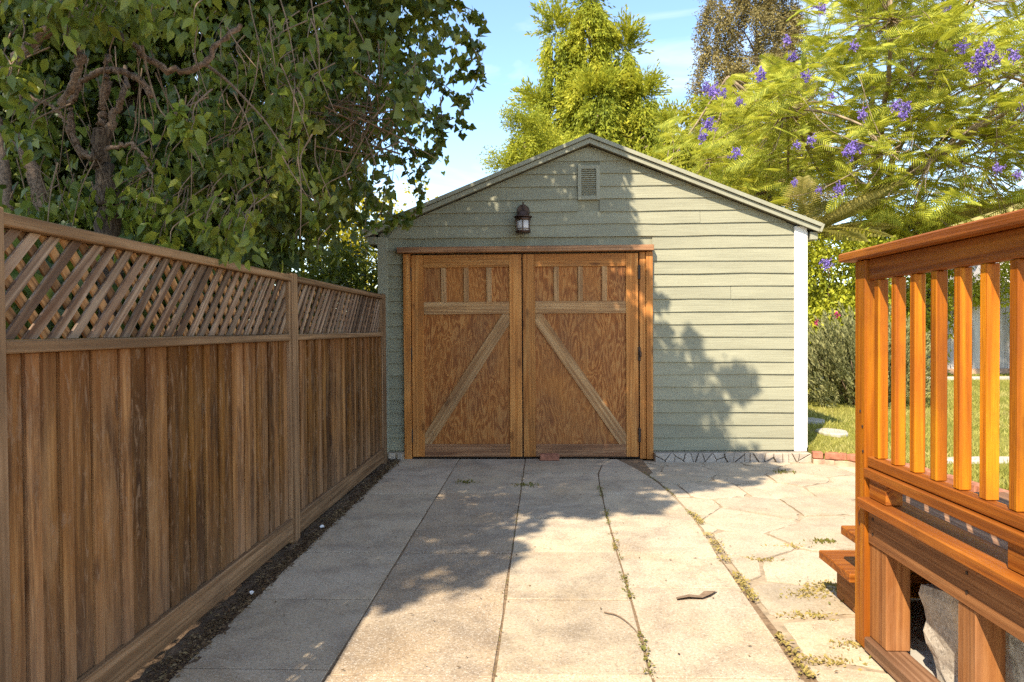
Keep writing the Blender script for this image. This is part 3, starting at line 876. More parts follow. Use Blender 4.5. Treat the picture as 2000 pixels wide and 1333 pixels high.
# stepping stones
def blob_slab(name, cx, cy, z, rx, ry, h, m, seed, label, cat, group=None):
    g = random.Random(seed)
    pts = [(cx + rx * math.cos(a) * g.uniform(.85, 1.1), cy + ry * math.sin(a) * g.uniform(.85, 1.1)) for a in np.linspace(0, 2 * math.pi, 14, endpoint=False)]
    o = slab_obj(name, pts, z, z + h, m, None, .012)
    return tag(o, label, cat, group)
blob_slab('stepping_stone', 3.24, 8.1, LZ(0, 8.1) - .02, .17, .24, .05, M['pale'], 1, 'pale round stepping stone in the grass nearest the garage corner', 'stepping stone', 'stepping stones')
blob_slab('stepping_stone', 3.30, 8.95, LZ(0, 8.95) - .02, .17, .22, .045, M['pale'], 2, 'pale stepping stone farther back, half in the garage shadow', 'stepping stone', 'stepping stones')
blob_slab('stepping_stone', 4.05, 6.55, LZ(0, 6.5) - .02, .5, .12, .05, M['pale'], 3, 'long pale stone slab in the lawn seen between the balusters', 'stepping stone', 'stepping stones')

# ================================================================== FENCE
XF = -1.508
fence = thing('wooden_fence', 'weathered brown board fence with diagonal lattice top along the driveway', 'fence', (XF, 3.0, 0))
POSTS = [-.42, 1.915, 4.354, 6.90]
for i, y in enumerate(POSTS):
    board('post', fence, M['rail'], XF - .085, XF + .022, y - .045, y + .045, -.04, 1.652 if i else 1.65, .005)
    if i in (1, 2, 3): board('post_trim', fence, M['rail'], XF - .055, XF + .010, y - .075 if i < 3 else y - .07, y - .046, .02, 1.60, .003)
frn = random.Random(21)
for i in range(3):
    ya, yb = POSTS[i] + .046, POSTS[i + 1] - .076
    yb2 = POSTS[i + 1] - .046
    board('top_rail', fence, M['rail'], XF - .075, XF + .016, ya, yb2, 1.603, 1.640, .004)
    board('mid_rail', fence, M['rail'], XF - .07, XF + .018, ya, yb, 1.243, 1.281, .004)
    board('back_rail', fence, M['rail'], XF - .075, XF - .04, ya, yb, .25, .34, .004)
    board('kick_board', fence, M['rail'], XF - .010, XF + .018, ya, yb, .045, .169, .003)
    y = ya + .002; wide = True
    while y < yb - .02:
        w = frn.uniform(.088, .112) if wide else frn.uniform(.05, .07)
        y2 = min(y + w, yb)
        off = 0.0 if wide else .009
        x1 = XF - .012 + off + frn.uniform(-.002, .002)
        board('picket', fence, M['fence'] if wide or frn.random() < .35 else M['fence_light'], x1 - .018, x1, y + .0018, y2 - .0018, .10, 1.242, .002, Matrix.Rotation(frn.gauss(0, .0015), 4, 'X'))
        y = y2; wide = not wide
    z0, z1 = 1.283, 1.601
    for layer, (sg, x0) in enumerate(((1, XF - .012), (-1, XF - .023))):
        q = ya - .45
        while q < yb + .45:
            jit = frn.uniform(-.008, .008)
            hw = .0172 + frn.uniform(-.0015, .002)
            c0 = np.array((q + jit, z0)); an = math.pi / 4 + frn.gauss(0, .02); d = np.array((sg * math.cos(an), math.sin(an))); nn = np.array((-d[1], d[0]))
            rect = [tuple(c0 - d * .1 + nn * hw), tuple(c0 - d * .1 - nn * hw), tuple(c0 + d * .7 - nn * hw), tuple(c0 + d * .7 + nn * hw)]
            for cl in ((-1, 0, -ya), (1, 0, yb), (0, -1, -z0), (0, 1, z1)):
                rect = clip_poly(rect, *cl)
                if len(rect) < 3: break
            if len(rect) >= 3:
                ar = abs(sum(rect[k][0] * rect[(k + 1) % len(rect)][1] - rect[(k + 1) % len(rect)][0] * rect[k][1] for k in range(len(rect)))) / 2
                if ar > .001:
                    n2 = np.array((d[1], -d[0]))
                    loc = [(p[0] * d[0] + p[1] * d[1], p[0] * n2[0] + p[1] * n2[1]) for p in rect]
                    poly_board('lattice_strip', fence, M['lattice'] if layer == 0 else M['lattice_back'], loc, (x0, 0, 0), (0, d[0], d[1]), (0, n2[0], n2[1]), (-1, 0, 0), 0.0, .0085)
            q += .099

# litter on the soil
b = Bag()
n = 5200
yy = 1.5 + 5.7 * rng.random(n); xx = -1.49 + .105 * (rng.random(n) ** .7) * 1.0 + rng.normal(0, .012, n)
pos = np.stack([xx, yy, .006 + .014 * rng.random(n)], 1)
V, Fc = scatter(*T_LEAF, pos, frames(np.stack([rng.normal(0, 1, n), rng.normal(0, 1, n), rng.normal(0, .25, n)], 1), np.stack([rng.normal(0, .5, n), rng.normal(0, .5, n), np.ones(n)], 1)), rng.uniform(.006, .026, n)); b.add(V, Fc)
for _ in range(160):
    p = np.array([-1.49 + .1 * rng.random(), 1.7 + 5.4 * rng.random(), .018]); d = rng.normal(0, 1, 3) * (.03, .06, .006)
    b.add(*tube_arrays([p - d, p + rng.normal(0, .006, 3), p + d], [.0018, .0016, .001], 3))
n = 260                                             # stray bits on the concrete
pos = np.stack([rng.uniform(-1.4, 2.6, n), 2.4 + 4.8 * rng.random(n), np.full(n, .006)], 1)
V, Fc = scatter(*T_LEAF, pos, frames(np.stack([rng.normal(0, 1, n), rng.normal(0, 1, n), rng.normal(0, .15, n)], 1), np.tile((0, 0, 1.0), (n, 1))), rng.uniform(.006, .022, n)); b.add(V, Fc)
tag(b.build('leaf_litter', M['litter']), 'dry brown leaf litter and twigs on the soil beside the fence', 'leaf litter', kind='stuff')
for (x, y, lab, sd) in ((-1.405, 3.44, 'small white scrap on the soil beside the near fence panel', 1), (-1.42, 4.62, 'crumpled pale scrap on the soil just past the middle fence post', 2)):
    g = random.Random(sd); bm = bmesh.new()
    ring = [bm.verts.new((x + .013 * math.cos(a) * g.uniform(.6, 1.2), y + .018 * math.sin(a) * g.uniform(.6, 1.2), .026 + g.uniform(-.004, .012))) for a in np.linspace(0, 6.28, 8, endpoint=False)]
    c = bm.verts.new((x, y, .04)); c2 = bm.verts.new((x, y, .02))
    for q in range(8): bm.faces.new((ring[q], ring[(q + 1) % 8], c)); bm.faces.new((ring[(q + 1) % 8], ring[q], c2))
    tag(mesh_obj('paper_scrap', bm_mesh('paper_scrap', bm), M['scrap']), lab, 'scrap')

# weeds in the joints
b = Bag()
def tufts(n, xf, y0, y1, size, sp):
    yy = y0 + (y1 - y0) * rng.random(n)
    dens = np.array([math.sin(y * 9.1) + .7 * math.sin(y * 23.7) + .3 for y in yy])
    yy = yy[dens > 0.1]
    n = len(yy)
    pos = np.stack([np.array([xf(y) for y in yy]) + rng.normal(0, sp, n), yy, .002 + .01 * rng.random(n)], 1)
    tip = np.stack([rng.normal(0, 1, n), rng.normal(0, 1, n), .35 + .5 * rng.random(n)], 1)
    return scatter(*T_LEAF, pos, frames(tip, np.tile((0, 0, 1.0), (n, 1)) + rng.normal(0, .3, (n, 3))), rng.uniform(size * .5, size * 1.3, n))
b.add(*tufts(650, J3, 2.5, 5.9, .018, .010))
b.add(*tufts(160, J2, 2.6, 6.8, .012, .006))
b.add(*tufts(260, J4, 5.0, 6.6, .014, .008))
for (x, y) in ((1.72, 4.42), (2.2, 6.55), (-.62, 6.1), (-.12, 6.0), (1.62, 3.35), (1.50, 3.45)):
    n = 60
    pos = np.stack([x + rng.normal(0, .05, n), y + rng.normal(0, .03, n), np.full(n, .0)], 1)
    b.add(*scatter(*T_LEAF, pos, frames(np.stack([rng.normal(0, .8, n), rng.normal(0, .8, n), np.ones(n) * .8], 1), rng.normal(0, 1, (n, 3))), rng.uniform(.012, .03, n)))
tag(b.build('weeds', M['weed']), 'small green weeds growing along the driveway joints', 'weeds', kind='stuff')
b = Bag()
b.add(*tufts(1100, lambda y: J4(y) + .02, 2.5, 5.1, .02, .014))
n = 900
sel = rng.integers(0, 9, n)
cs = np.array([(1.30, 3.55), (1.35, 3.62), (1.45, 3.70), (1.30, 3.0), (1.22, 4.1), (1.50, 4.35), (1.20, 3.3), (1.14, 2.85), (1.55, 3.62)])[sel]
pos = np.stack([cs[:, 0] + rng.normal(0, .06, n), cs[:, 1] + rng.normal(0, .022, n), np.full(n, -.006)], 1)
b.add(*scatter(*T_LEAF, pos, frames(np.stack([rng.normal(0, 1, n), rng.normal(0, 1, n), np.ones(n) * .4], 1), rng.normal(0, 1, (n, 3))), rng.uniform(.01, .025, n)))
tag(b.build('dry_grass', M['dry_grass']), 'dry straw coloured grass in the patio joints', 'grass', kind='stuff')
# fallen twig and dead leaf
def gpt(px, py, z=0.0):
    d = at(px, py, 1.0) - np.array([0, 0, EYE]); return np.array([0, 0, EYE]) + d * ((z - EYE) / d[2])
o = limb('fallen_twig', None, M['twig'], [gpt(1180, 1196, .006), gpt(1205, 1202, .009), gpt(1228, 1218, .009), gpt(1246, 1237, .006)], .0035, .002, 5, 5)
tag(o, 'thin curved twig lying on the sunny slab beside the weedy joint', 'twig')
bm = bmesh.new()
outline = [(1320, 1167), (1345, 1161), (1365, 1163), (1375, 1155), (1400, 1154), (1388, 1161), (1372, 1168), (1345, 1166), (1322, 1170)]
top = [bm.verts.new(gpt(*q, .012 + .004 * (k % 2))) for k, q in enumerate(outline)]; bot = [bm.verts.new(gpt(*q, .007)) for q in outline]
bm.faces.new(top); bm.faces.new(bot[::-1])
for q in range(len(top)): bm.faces.new((top[q], bot[q], bot[(q + 1) % len(top)], top[(q + 1) % len(top)]))
bmesh.ops.triangulate(bm, faces=bm.faces[:])
tag(mesh_obj('dead_leaf', bm_mesh('dead_leaf', bm), M['twig']), 'long dry brown leaf lying on the sunny slab', 'dead leaf')

# ================================================================== DECK
XR = 1.306
deck = thing('wooden_deck', 'orange stained wooden deck with baluster railing and two steps', 'deck', (2.2, 2.0, 0))
Y0, Y1 = -1.2, 3.037
PW = .092
board('post', deck, M['deck'], XR, XR + .044, Y1 - PW, Y1, .0, 1.573, .004)
board('post', deck, M['deck'], XR, XR + PW, .55, .55 + PW, .0, 1.573, .004)
board('cap_rail', deck, M['deck_dark'], XR - .035, XR + .115, Y0, Y1 + .085, 1.575, 1.612, .006)
board('top_rail', deck, M['deck_dark'], XR + .012, XR + .05, Y0, Y1 - PW - .002, 1.490, 1.574, .004)
board('bottom_rail', deck, M['deck_dark'], XR + .008, XR + .05, Y0, Y1 - PW - .002, .742, .784, .004)
board('bottom_rail', deck, M['deck_dark'], XR - .006, XR + .075, Y0, Y1 - PW - .002, .700, .739, .004)
y = 2.9015
while y > Y0:
    if not (.5 < y < .68): board('baluster', deck, M['deck'], XR + .016, XR + .054, y - .038, y, .785, 1.489, .003)
    y -= .1365
for y in (2.78, 1.93, .9):
    board('spacer_block', deck, M['deck_dark'], XR + .006, XR + .07, y, y + .14, .622, .699, .003)
# deck edge, floor, joist
board('edge_board', deck, M['deck_dark'], XR - .035, XR + .115, Y0, Y1 - PW - .003, .583, .620, .004)
x = XR + .119
while x < 3.1:
    board('floor_board', deck, M['deck_floor'], x, x + .138, Y0, Y1 + .01, .580, .617, .003); x += .143
board('joist', deck, M['joist'], XR + .012, XR + .055, Y0, Y1 - PW - .003, .435, .580, .003)
board('joist', deck, M['joist'], XR + .12, 3.1, Y1 - .05, Y1 - .005, .435, .578, .003)
board('under_post', deck, M['scuffed'], XR + .018, XR + .11, Y1 - PW - .145, Y1 - PW - .003, .056, .434, .004)
for y in (2.235, 1.2, .2):
    board('under_post', deck, M['scuffed'], XR + .018, XR + .11, y, y + .095, .056, .434, .004)
board('base_plank', deck, M['deck_floor'], XR - .004, XR + .10, Y0, Y1 - PW - .004, .0, .055, .004)
board('under_post', deck, M['joist'], 2.9, 2.99, 2.8, 2.9, .0, .434, .004)
for q in range(8):                                    # skirting at the back
    board('skirt_board', deck, M['joist'], XR + .45 + q * .17, XR + .61 + q * .17, Y1 - .08, Y1 - .055, .02, .434, .003)
# steps
for (ya, yb, zt) in ((3.195, 3.545, .22), (3.06, 3.29, .41)):
    board('tread', deck, M['deck_dark'], 1.352, 2.55, ya, yb, zt - .04, zt, .004)
board('stringer', deck, M['scuffed'], 1.43, 1.47, 3.05, 3.525, .0, .178, .003)
board('stringer', deck, M['scuffed'], 1.432, 1.468, 3.045, 3.27, .18, .368, .003)
board('stringer', deck, M['scuffed'], 2.44, 2.48, 3.05, 3.525, .0, .178, .003)
board('riser', deck, M['deck'], 1.472, 2.438, 3.50, 3.523, .0, .178, .003)
board('riser', deck, M['deck'], 1.472, 2.438, 3.21, 3.232, .222, .368, .003)

for z, y in ((.96, 2.985), (.90, 2.965), (.80, 2.96), (.50, 2.99)):
    board('screw', deck, M['iron'], XR - .003, XR + .004, y - .005, y + .005, z - .005, z + .005, .001)
for y, z in ((2.90, .54), (2.90, .48), (2.27, .54), (2.27, .48)):
    board('screw', deck, M['iron'], XR + .009, XR + .016, y - .005, y + .005, z - .005, z + .005, .001)
# broken concrete blocks under the deck
def rough_block(name, c, size, seed, label, rot):
    g = np.random.default_rng(seed); bm = bmesh.new()
    bmesh.ops.create_cube(bm, size=1.0)
    bmesh.ops.subdivide_edges(bm, edges=bm.edges[:], cuts=7, use_grid_fill=True)
    for v in bm.verts:
        co = np.array(v.co); flat = co[2] > .45
        nn = np.sin(co * (11 + seed) + seed) .sum() * .02 + g.normal(0, .018)
        if not flat: v.co += Vector(co) * float(nn * 1.5)
        if co[2] < 0: v.co.x *= 1 - .25 * abs(co[2]) * 2; v.co.y *= 1 - .2 * abs(co[2])
    mw = Matrix.Translation(c) @ Matrix.Rotation(rot, 4, 'Z') @ Matrix.Rotation(R(-8), 4, 'X') @ Matrix.Diagonal((*size, 1))
    bmesh.ops.transform(bm, matrix=mw, verts=bm.verts)
    return tag(mesh_obj(name, bm_mesh(name, bm), M['block']), label, 'concrete block')
rough_block('concrete_block', (1.535, 2.50, .215), (.20, .40, .33), 3, 'rough broken concrete block behind the first short post under the deck', R(8))
rough_block('concrete_block', (1.78, 2.18, .17), (.26, .30, .28), 5, 'second concrete block deeper under the deck, mostly in shadow', R(-12))
o = sheet('footing', 1.412, 2.4, 1.0, 2.93, .006, M['pale'])

# ================================================================== BACKGROUND: bleached fence, hedge, bushes
bf = thing('board_fence', 'bleached grey board fence mostly hidden under climbing leaves', 'fence', (9, 14.9, .3))
x = 4.4
while x < 16:
    w = random.uniform(.14, .17)
    board('fence_board', bf, M['oldboard'], x, x + w - .008, 14.86, 14.885, .42, 2.15 + random.uniform(-.02, .02), .002); x += w
board('base_plank', bf, M['brick_worn'], 4.4, 16, 14.82, 14.855, .30, .45, .003)

def foliage(bag, tmpl, C, rad, per, size, down=.5, out=1.0, shell=.55, squash=(1, 1, 1), up=0.0, gen=None):
    g = gen or rng
    C = np.asarray(C, float); n = len(C) * per
    rad = np.repeat(np.broadcast_to(np.asarray(rad, float), (len(C),)), per)
    d = unit(g.normal(0, 1, (n, 3)))
    pos = np.repeat(C, per, 0) + d * (rad * (shell + (1 - shell) * g.random(n)))[:, None] * np.array(squash)
    nr = d * out + g.normal(0, .45, (n, 3)) + np.array([0, 0, up])
    tip = g.normal(0, .7, (n, 3)) + np.array([0, 0, -down * 2]) + d * .4
    rot = frames(tip, nr)
    sz = size * g.uniform(.45, 1.45, n)
    bag.add(*scatter(tmpl[0], tmpl[1], pos, rot, sz))
    return pos, rot, sz

hd = thing('climber_hedge', 'tall sunlit yellow green climber hedge at the back of the lawn', 'hedge', (9, 14.5, .3))
b = Bag(); C = []
for _ in range(900):
    x = rng.uniform(4.3, 15.5); z = rng.uniform(.45, 3.05 + .15 * math.sin(x * 2.1))
    lo = 1.75 if 8.15 < x < 9.35 else (1.2 if 7.9 < x < 9.6 else .3)
    if z < lo + .15 * math.sin(x * 13): continue
    C.append((x, 14.55 + rng.normal(0, .10) + (.18 if z > 2.1 else 0), z))
foliage(b, T_LEAF, C, .24, 60, .085, .35, 1.0, .4)
b.build('foliage', M['hedge'], hd, 'stuff')
for k in range(12):
    x = 4.6 + k * .95
    limb('stem', hd, M['twig'], [(x, 14.7, .3), (x + .1, 14.66, 1.2), (x - .05, 14.7, 2.6)], .018, .006, 5, 4)
# nearer hedge part behind the garage corner
b = Bag(); C = [(rng.uniform(3.9, 5.9), 12.4 + rng.normal(0, .2), z) for z in rng.uniform(1.2, 2.75, 150)]
nh = thing('leafy_shrub', 'bright leafy shrub directly behind the bushy rosemary', 'shrub', (4.9, 12.4, .25))
foliage(b, T_LEAF, C, .24, 70, .075, .35, 1.0, .4)
b.build('foliage', M['hedge'], nh, 'stuff')
for dx in (-.6, 0, .6): limb('stem', nh, M['twig'], [(4.9 + dx * .4, 12.45, .25), (4.9 + dx, 12.45, 1.3), (4.9 + dx * 1.3, 12.4, 2.4)], .03, .008, 6, 4)
for (px, py, Y) in ((1596, 630, 12.0), (1634, 616, 12.0)):
    b = Bag(); foliage(b, T_LEAF, [at(px, py, Y)], .045, 26, .06, .1, 1.0, .3)
    b.build('flower', M['pink'], nh)['label'] = 'magenta flower'

rb = thing('rosemary_bush', 'round grey green rosemary bush on the lawn beside the garage', 'bush', (4.5, 10.4, .2))
b = Bag(); T_W = wisp_template(20, .12, .28, .9, 4)
C = []
while len(C) < 1500:
    p = rng.normal(0, .42, 3); p = p / max(1, np.linalg.norm(p) / 1.0)
    q = np.array([4.55 + p[0] * 1.0, 10.4 + p[1] * .75, .75 + p[2] * .72])
    if q[2] > .25: C.append(q)
C = np.array(C); n = len(C)
tip = C - np.array([4.55, 10.4, .1]) + rng.normal(0, .25, (n, 3)); tip[:, 2] = np.abs(tip[:, 2]) + .4
b.add(*scatter(*T_W, C - unit(tip) * .12, frames(tip, rng.normal(0, 1, (n, 3))), rng.uniform(.16, .30, n)))
b.build('foliage', M['rosemary'], rb, 'stuff')
for k in range(14):
    a = rng.uniform(0, 6.28); limb('stem', rb, M['twig'], [(4.55 + .1 * math.cos(a), 10.35 + .1 * math.sin(a), .18), (4.55 + .35 * math.cos(a), 10.35 + .3 * math.sin(a), .45), (4.55 + .6 * math.cos(a), 10.35 + .5 * math.sin(a), .85)], .014, .005, 5, 4)

# ================================================================== TREES ON THE RIGHT
T_FR = frond_template(12, .36, .22, .026)
jac = thing('jacaranda_tree', 'sunlit jacaranda with feathery yellow green fronds and purple blossom', 'tree', (7.4, 16.2, .3))
TB = np.array((7.3, 16.0, .3))
trunk_pts = [TB, TB + (-.05, -.1, 1.6), TB + (-.15, -.25, 3.0), TB + (-.2, -.5, 3.9)]
limb('trunk', jac, M['pale_bark'], trunk_pts, .19, .13, 10, 6, .01, .04)
fork = trunk_pts[-1]
g = np.random.default_rng(31)
C = []
while len(C) < 950:
    p = unit(g.normal(0, 1, 3)) * (g.random() ** .38)
    q = np.array([7.0, 14.0, 6.1]) + p * np.array([5.4, 3.3, 3.5])
    q[2] += .25 * math.sin(q[0] * 2.3) + .2 * math.sin(q[1] * 2 + q[0])
    px, py = 1053 + 1408 * q[0] / q[1], 643 - 1408 * (q[2] - 1.3) / q[1]
    if q[2] < 2.7 or (q[1] < 12 and q[2] < 3.9): continue
    if px < 1290 + g.normal(0, 15): continue
    if px < 1570 and py < 240 - (px - 1350) * .5 and g.random() < 2: continue      # open towards the cypress
    if 1835 < px < 1945 and py < 95 and g.random() < .95: continue                    # gap of sky
    if 1560 < px < 1640 and 150 < py < 230 and g.random() < .8: continue
    C.append(q)
C = np.array(C)
per = 8
n = len(C) * per
az = g.uniform(0, 2 * np.pi, n)
outw = unit(np.repeat(C, per, 0) - np.array([6.8, 14.5, 4.2]))
tip = np.stack([np.cos(az), np.sin(az), np.zeros(n)], 1) + outw * .6 + np.stack([np.zeros(n), np.zeros(n), g.normal(.05, .3, n)], 1)
pos = np.repeat(C, per, 0) + g.normal(0, .12, (n, 3))
rot = frames(tip, np.tile((-.2, -.6, .8), (n, 1)) + g.normal(0, .35, (n, 3)))
size = g.uniform(.29, .52, n)
order = np.argsort(pos[:, 1] + .0 * pos[:, 0])
vis = [i for i in order if abs((pos[i, 0] / pos[i, 1]) - .33) < .34 and (pos[i, 2] - 1.3) / pos[i, 1] < .45][:300]
rest = np.ones(n, bool); rest[vis] = False
b = Bag(); b.add(*scatter(*T_FR, pos[rest], rot[rest], size[rest])); b.build('crown', M['jaca'], jac, 'stuff')
fm = tri_mesh('frond', *T_FR)
for i in vis:
    mw = Matrix.Translation(pos[i]) @ Matrix(rot[i].tolist()).to_4x4() @ Matrix.Scale(float(size[i]), 4)
    mesh_obj('frond', fm, M['jaca'], jac, mw)
hubs = [fork + np.array(v) for v in ((-2.6, -2.2, 1.1), (-1.2, -3.2, 2.2), (.4, -2.6, 2.8), (1.8, -2.4, 1.6), (-.6, -1.0, 3.2), (2.6, -1.0, 2.4), (-3.4, -1.2, 2.0), (.9, -3.6, .9))]
for h in hubs:
    limb('limb', jac, M['pale_bark'], [fork - (0, 0, .2), fork + (h - fork) * .45 + (0, 0, -.15), h], .075, .03, 7, 6, .02)
sub = [np.array(q) for q in C[::22]]
for q in sub:
    h = hubs[int(np.argmin([np.linalg.norm(q - w) for w in hubs]))]
    limb('limb', jac, M['pale_bark'], [h, h + (q - h) * .5 + g.normal(0, .15, 3), q], .028, .014, 5, 5, .01)
hubs = hubs + sub
b = Bag()
for c in C[::1]:
    h = hubs[int(np.argmin([np.linalg.norm(c - q) for q in hubs]))]
    m2 = h + (c - h) * .55 + g.normal(0, .12, 3) - (0, 0, .08)
    b.add(*tube_arrays(smooth_path([h, m2, c], 3), np.linspace(.011, .004, 7), 4))
b.build('branches', M['pale_bark'], jac, 'stuff')
T_FLW = (np.array([(0, 0, 0), (-.4, .7, .1), (0, 1, .35), (.4, .7, .1), (.0, .6, -.35)]), np.array([(0, 1, 2), (0, 2, 3), (0, 3, 4), (0, 4, 1)]))
b = Bag(); foliage(b, T_FLW, rng.normal(0, .075, (14, 3)), .055, 9, .055, .3, 1, .3)
flm = tri_mesh('flower_cluster', np.vstack(b.V), np.vstack(b.F))
for k, (px, py, s) in enumerate([(1660, 295, 1.1), (1676, 288, .9), (1485, 148, 1.0), (1437, 300, .9), (1575, 150, .8), (1585, 275, .8), (1556, 284, .6), (1768, 210, 1.0), (1750, 207, .8), (1685, 225, .9), (1765, 226, .7), (1912, 125, 1.5), (1926, 98, 1.2), (1880, 92, .9), (1905, 140, 1.0), (1945, 115, .9), (1602, 18, .9), (1537, 80, .7), (1668, 90, .7), (1395, 180, 1.0), (1382, 172, .9), (1412, 182, .7), (1638, 370, 1.0), (1600, 372, .5), (1552, 357, .6), (1614, 515, .8), (1980, 110, .9), (1996, 205, .8), (1988, 342, .7), (1950, 330, .8), (1385, 245, 1.0), (1372, 268, .8), (1548, 110, .7), (1445, 200, .7), (1845, 15, .8), (1625, 190, .6)]):
    Y = 10.9 + (k * 37 % 13) * .06
    mw = Matrix.Translation(at(px, py, Y)) @ Matrix.Rotation(k * 1.3, 4, 'Z') @ Matrix.Rotation(k * .7, 4, 'X') @ Matrix.Scale(s * .58, 4)
    mesh_obj('flower_cluster', flm, M['purple'], jac, mw)['kind'] = 'stuff'

def palm(name, label, base, h, n, ln, seed):
    g = random.Random(seed)
    t = thing(name, label, 'palm', base)
    bx = Vector(base)
    limb('trunk', t, M['pale_bark'], [base, (base[0] + .05, base[1], base[2] + h * .5), (base[0], base[1], base[2] + h)], .17, .13, 10, 5, 0, .05)
    pm = tri_mesh('frond', *frond_template(26, .26, .45, .011))
    for k in range(n):
        a = 2 * math.pi * k / n + g.uniform(-.2, .2); el = g.uniform(.0, .95)
        tip = np.array([[math.cos(a) * math.cos(el), math.sin(a) * math.cos(el), math.sin(el)]])
        rt = frames(tip, np.array([[0, 0, 1.0]]))[0]
        mw = Matrix.Translation((base[0], base[1], base[2] + h)) @ Matrix(rt.tolist()).to_4x4() @ Matrix.Scale(ln * g.uniform(.8, 1.1), 4)
        mesh_obj('frond', pm, M['palm'], t, mw)
palm('palm_tree', 'straw coloured palm with arching fronds behind the garage roof eave', (4.7, 13.3, .3), 2.6, 18, 1.7, 3)
palm('palm_tree', 'straw coloured palm under the jacaranda above the deck railing', (8.3, 15.9, .3), 3.0, 18, 1.8, 8)

def drooping_tree(name, label, base, height, halfw, spires, count, m, tm, size, seed, zlow, bark='pale_bark'):
    g = np.random.default_rng(seed)
    t = thing(name, label, 'tree', base)
    B = np.array(base)
    limb('trunk', t, M[bark], [B, B + (0.1, 0, height * .4), B + (0, 0, height * .95)], .2, .03, 8, 6, .02)
    C, T = [], []
    for (dx, dy, top, w, wt) in spires:
        k = int(count * wt)
        zz = zlow + (top - zlow) * g.random(k) ** .85
        f = (top - zz) / (top - zlow)
        rr = w * (f ** .75) * (.8 + .35 * np.sin(zz * 3.1 + dx * 5)) * (.35 + .65 * g.random(k) ** .5) + .08
        a = g.uniform(0, 6.283, k)
        # boughs: gather strands on sprays
        a = np.round(a * 5.5 / 6.283 + zz * .9) / 5.5 * 6.283 + g.normal(0, .22, k)
        C.append(np.stack([B[0] + dx + rr * np.cos(a), B[1] + dy + rr * np.sin(a), zz + .25 * rr * np.sin(a * 2 + zz)], 1))
        T.append(np.stack([np.cos(a) * .45, np.sin(a) * .45, -np.ones(k) * .9 + 1.2 * (f < .08)], 1) + g.normal(0, .2, (k, 3)))
        for q in range(9):
            aa, zq = g.uniform(0, 6.28), zlow + (top - zlow) * g.uniform(.05, .8)
            w2 = w * ((top - zq) / (top - zlow)) ** .75
            limb('bough', t, M[bark], [B + (dx * .3, dy * .3, zq - B[2] - .6), B + (dx * .7 + w2 * .4 * math.cos(aa), dy + w2 * .4 * math.sin(aa), zq - B[2] - .1), B + (dx + w2 * .9 * math.cos(aa), dy + w2 * .9 * math.sin(aa), zq - B[2] + .2)], .045, .012, 5, 4)
    C, T = np.vstack(C), np.vstack(T); n = len(C)
    b = Bag(); b.add(*scatter(tm[0], tm[1], C, frames(T, g.normal(0, 1, (n, 3))), size * g.uniform(.6, 1.3, n)))
    b.build('crown', m, t, 'stuff')
    return t
TW1 = wisp_template(22, .13, .20, .8, 1)
TW2 = wisp_template(26, .24, .16, .25, 2)
drooping_tree('weeping_tree', 'tall yellow green tree with drooping foliage rising behind the garage ridge', (1.55, 22, 0), 11.5, 2.2,
              [(.05, 0, 11.9, 1.5, .34), (-1.0, .1, 10.9, .75, .12), (1.05, .2, 10.3, .95, .15), (1.6, -.2, 8.6, 1.0, .14), (-1.55, 0, 8.3, .8, .13), (.2, -.6, 8.5, 2.0, .22)], 11000, M['weep'], TW1, .62, 41, 3.2)
drooping_tree('spruce_tree', 'shorter dense green conifer left of the garage ridge', (-.35, 18.5, 0), 6.4, 1.2,
              [(0, 0, 6.7, 1.25, .6), (-.5, 0, 5.6, .95, .3), (.6, 0, 6.2, .8, .25)], 2600, M['weep'], TW2, .5, 43, 2.4)
drooping_tree('light_tree', 'light green feathery tree between garage roof and jacaranda', (3.6, 19, 0), 6.6, 1.4,
              [(0, 0, 6.8, 1.2, .4), (1.1, .2, 7.1, .9, .3), (-.9, 0, 5.6, .9, .25), (1.9, 0, 6.0, 1.0, .25)], 4200, M['weep'], TW1, .5, 44, 2.6)
drooping_tree('cypress_tree', 'tall brown green cypress against the sky behind the jacaranda', (8.3, 28, 0), 14.5, 2.4,
              [(0, 0, 17, 2.5, .42), (-1.5, 0, 14.6, 1.3, .16), (1.4, .3, 14.6, 1.4, .2), (-.9, -.5, 10.6, 1.9, .16), (1.2, -.4, 10.2, 2.0, .16), (-2.6, 0, 8.4, .9, .08)], 5200, M['cypress'], TW2, .75, 45, 6.3, 'bark')
# neighbour's house far right
nb = thing('neighbour_house', 'pale neighbouring house with mossy tan roof above the deck railing', 'house', (17, 24, 0))
board('wall', nb, M['plaster'], 14.6, 21, 24, 29, 0, 4.6, .01)
board('window', nb, M['iron'], 15.6, 16.6, 23.96, 23.995, 3.0, 4.2, .01)
poly_board('roof', nb, M['tile'], [(14.0, 4.5), (21.6, 4.5), (17.8, 6.1)], (0, 23.6, 0), (1, 0, 0), (0, 0, 1), (0, 1, 0), 0, 6, .02)

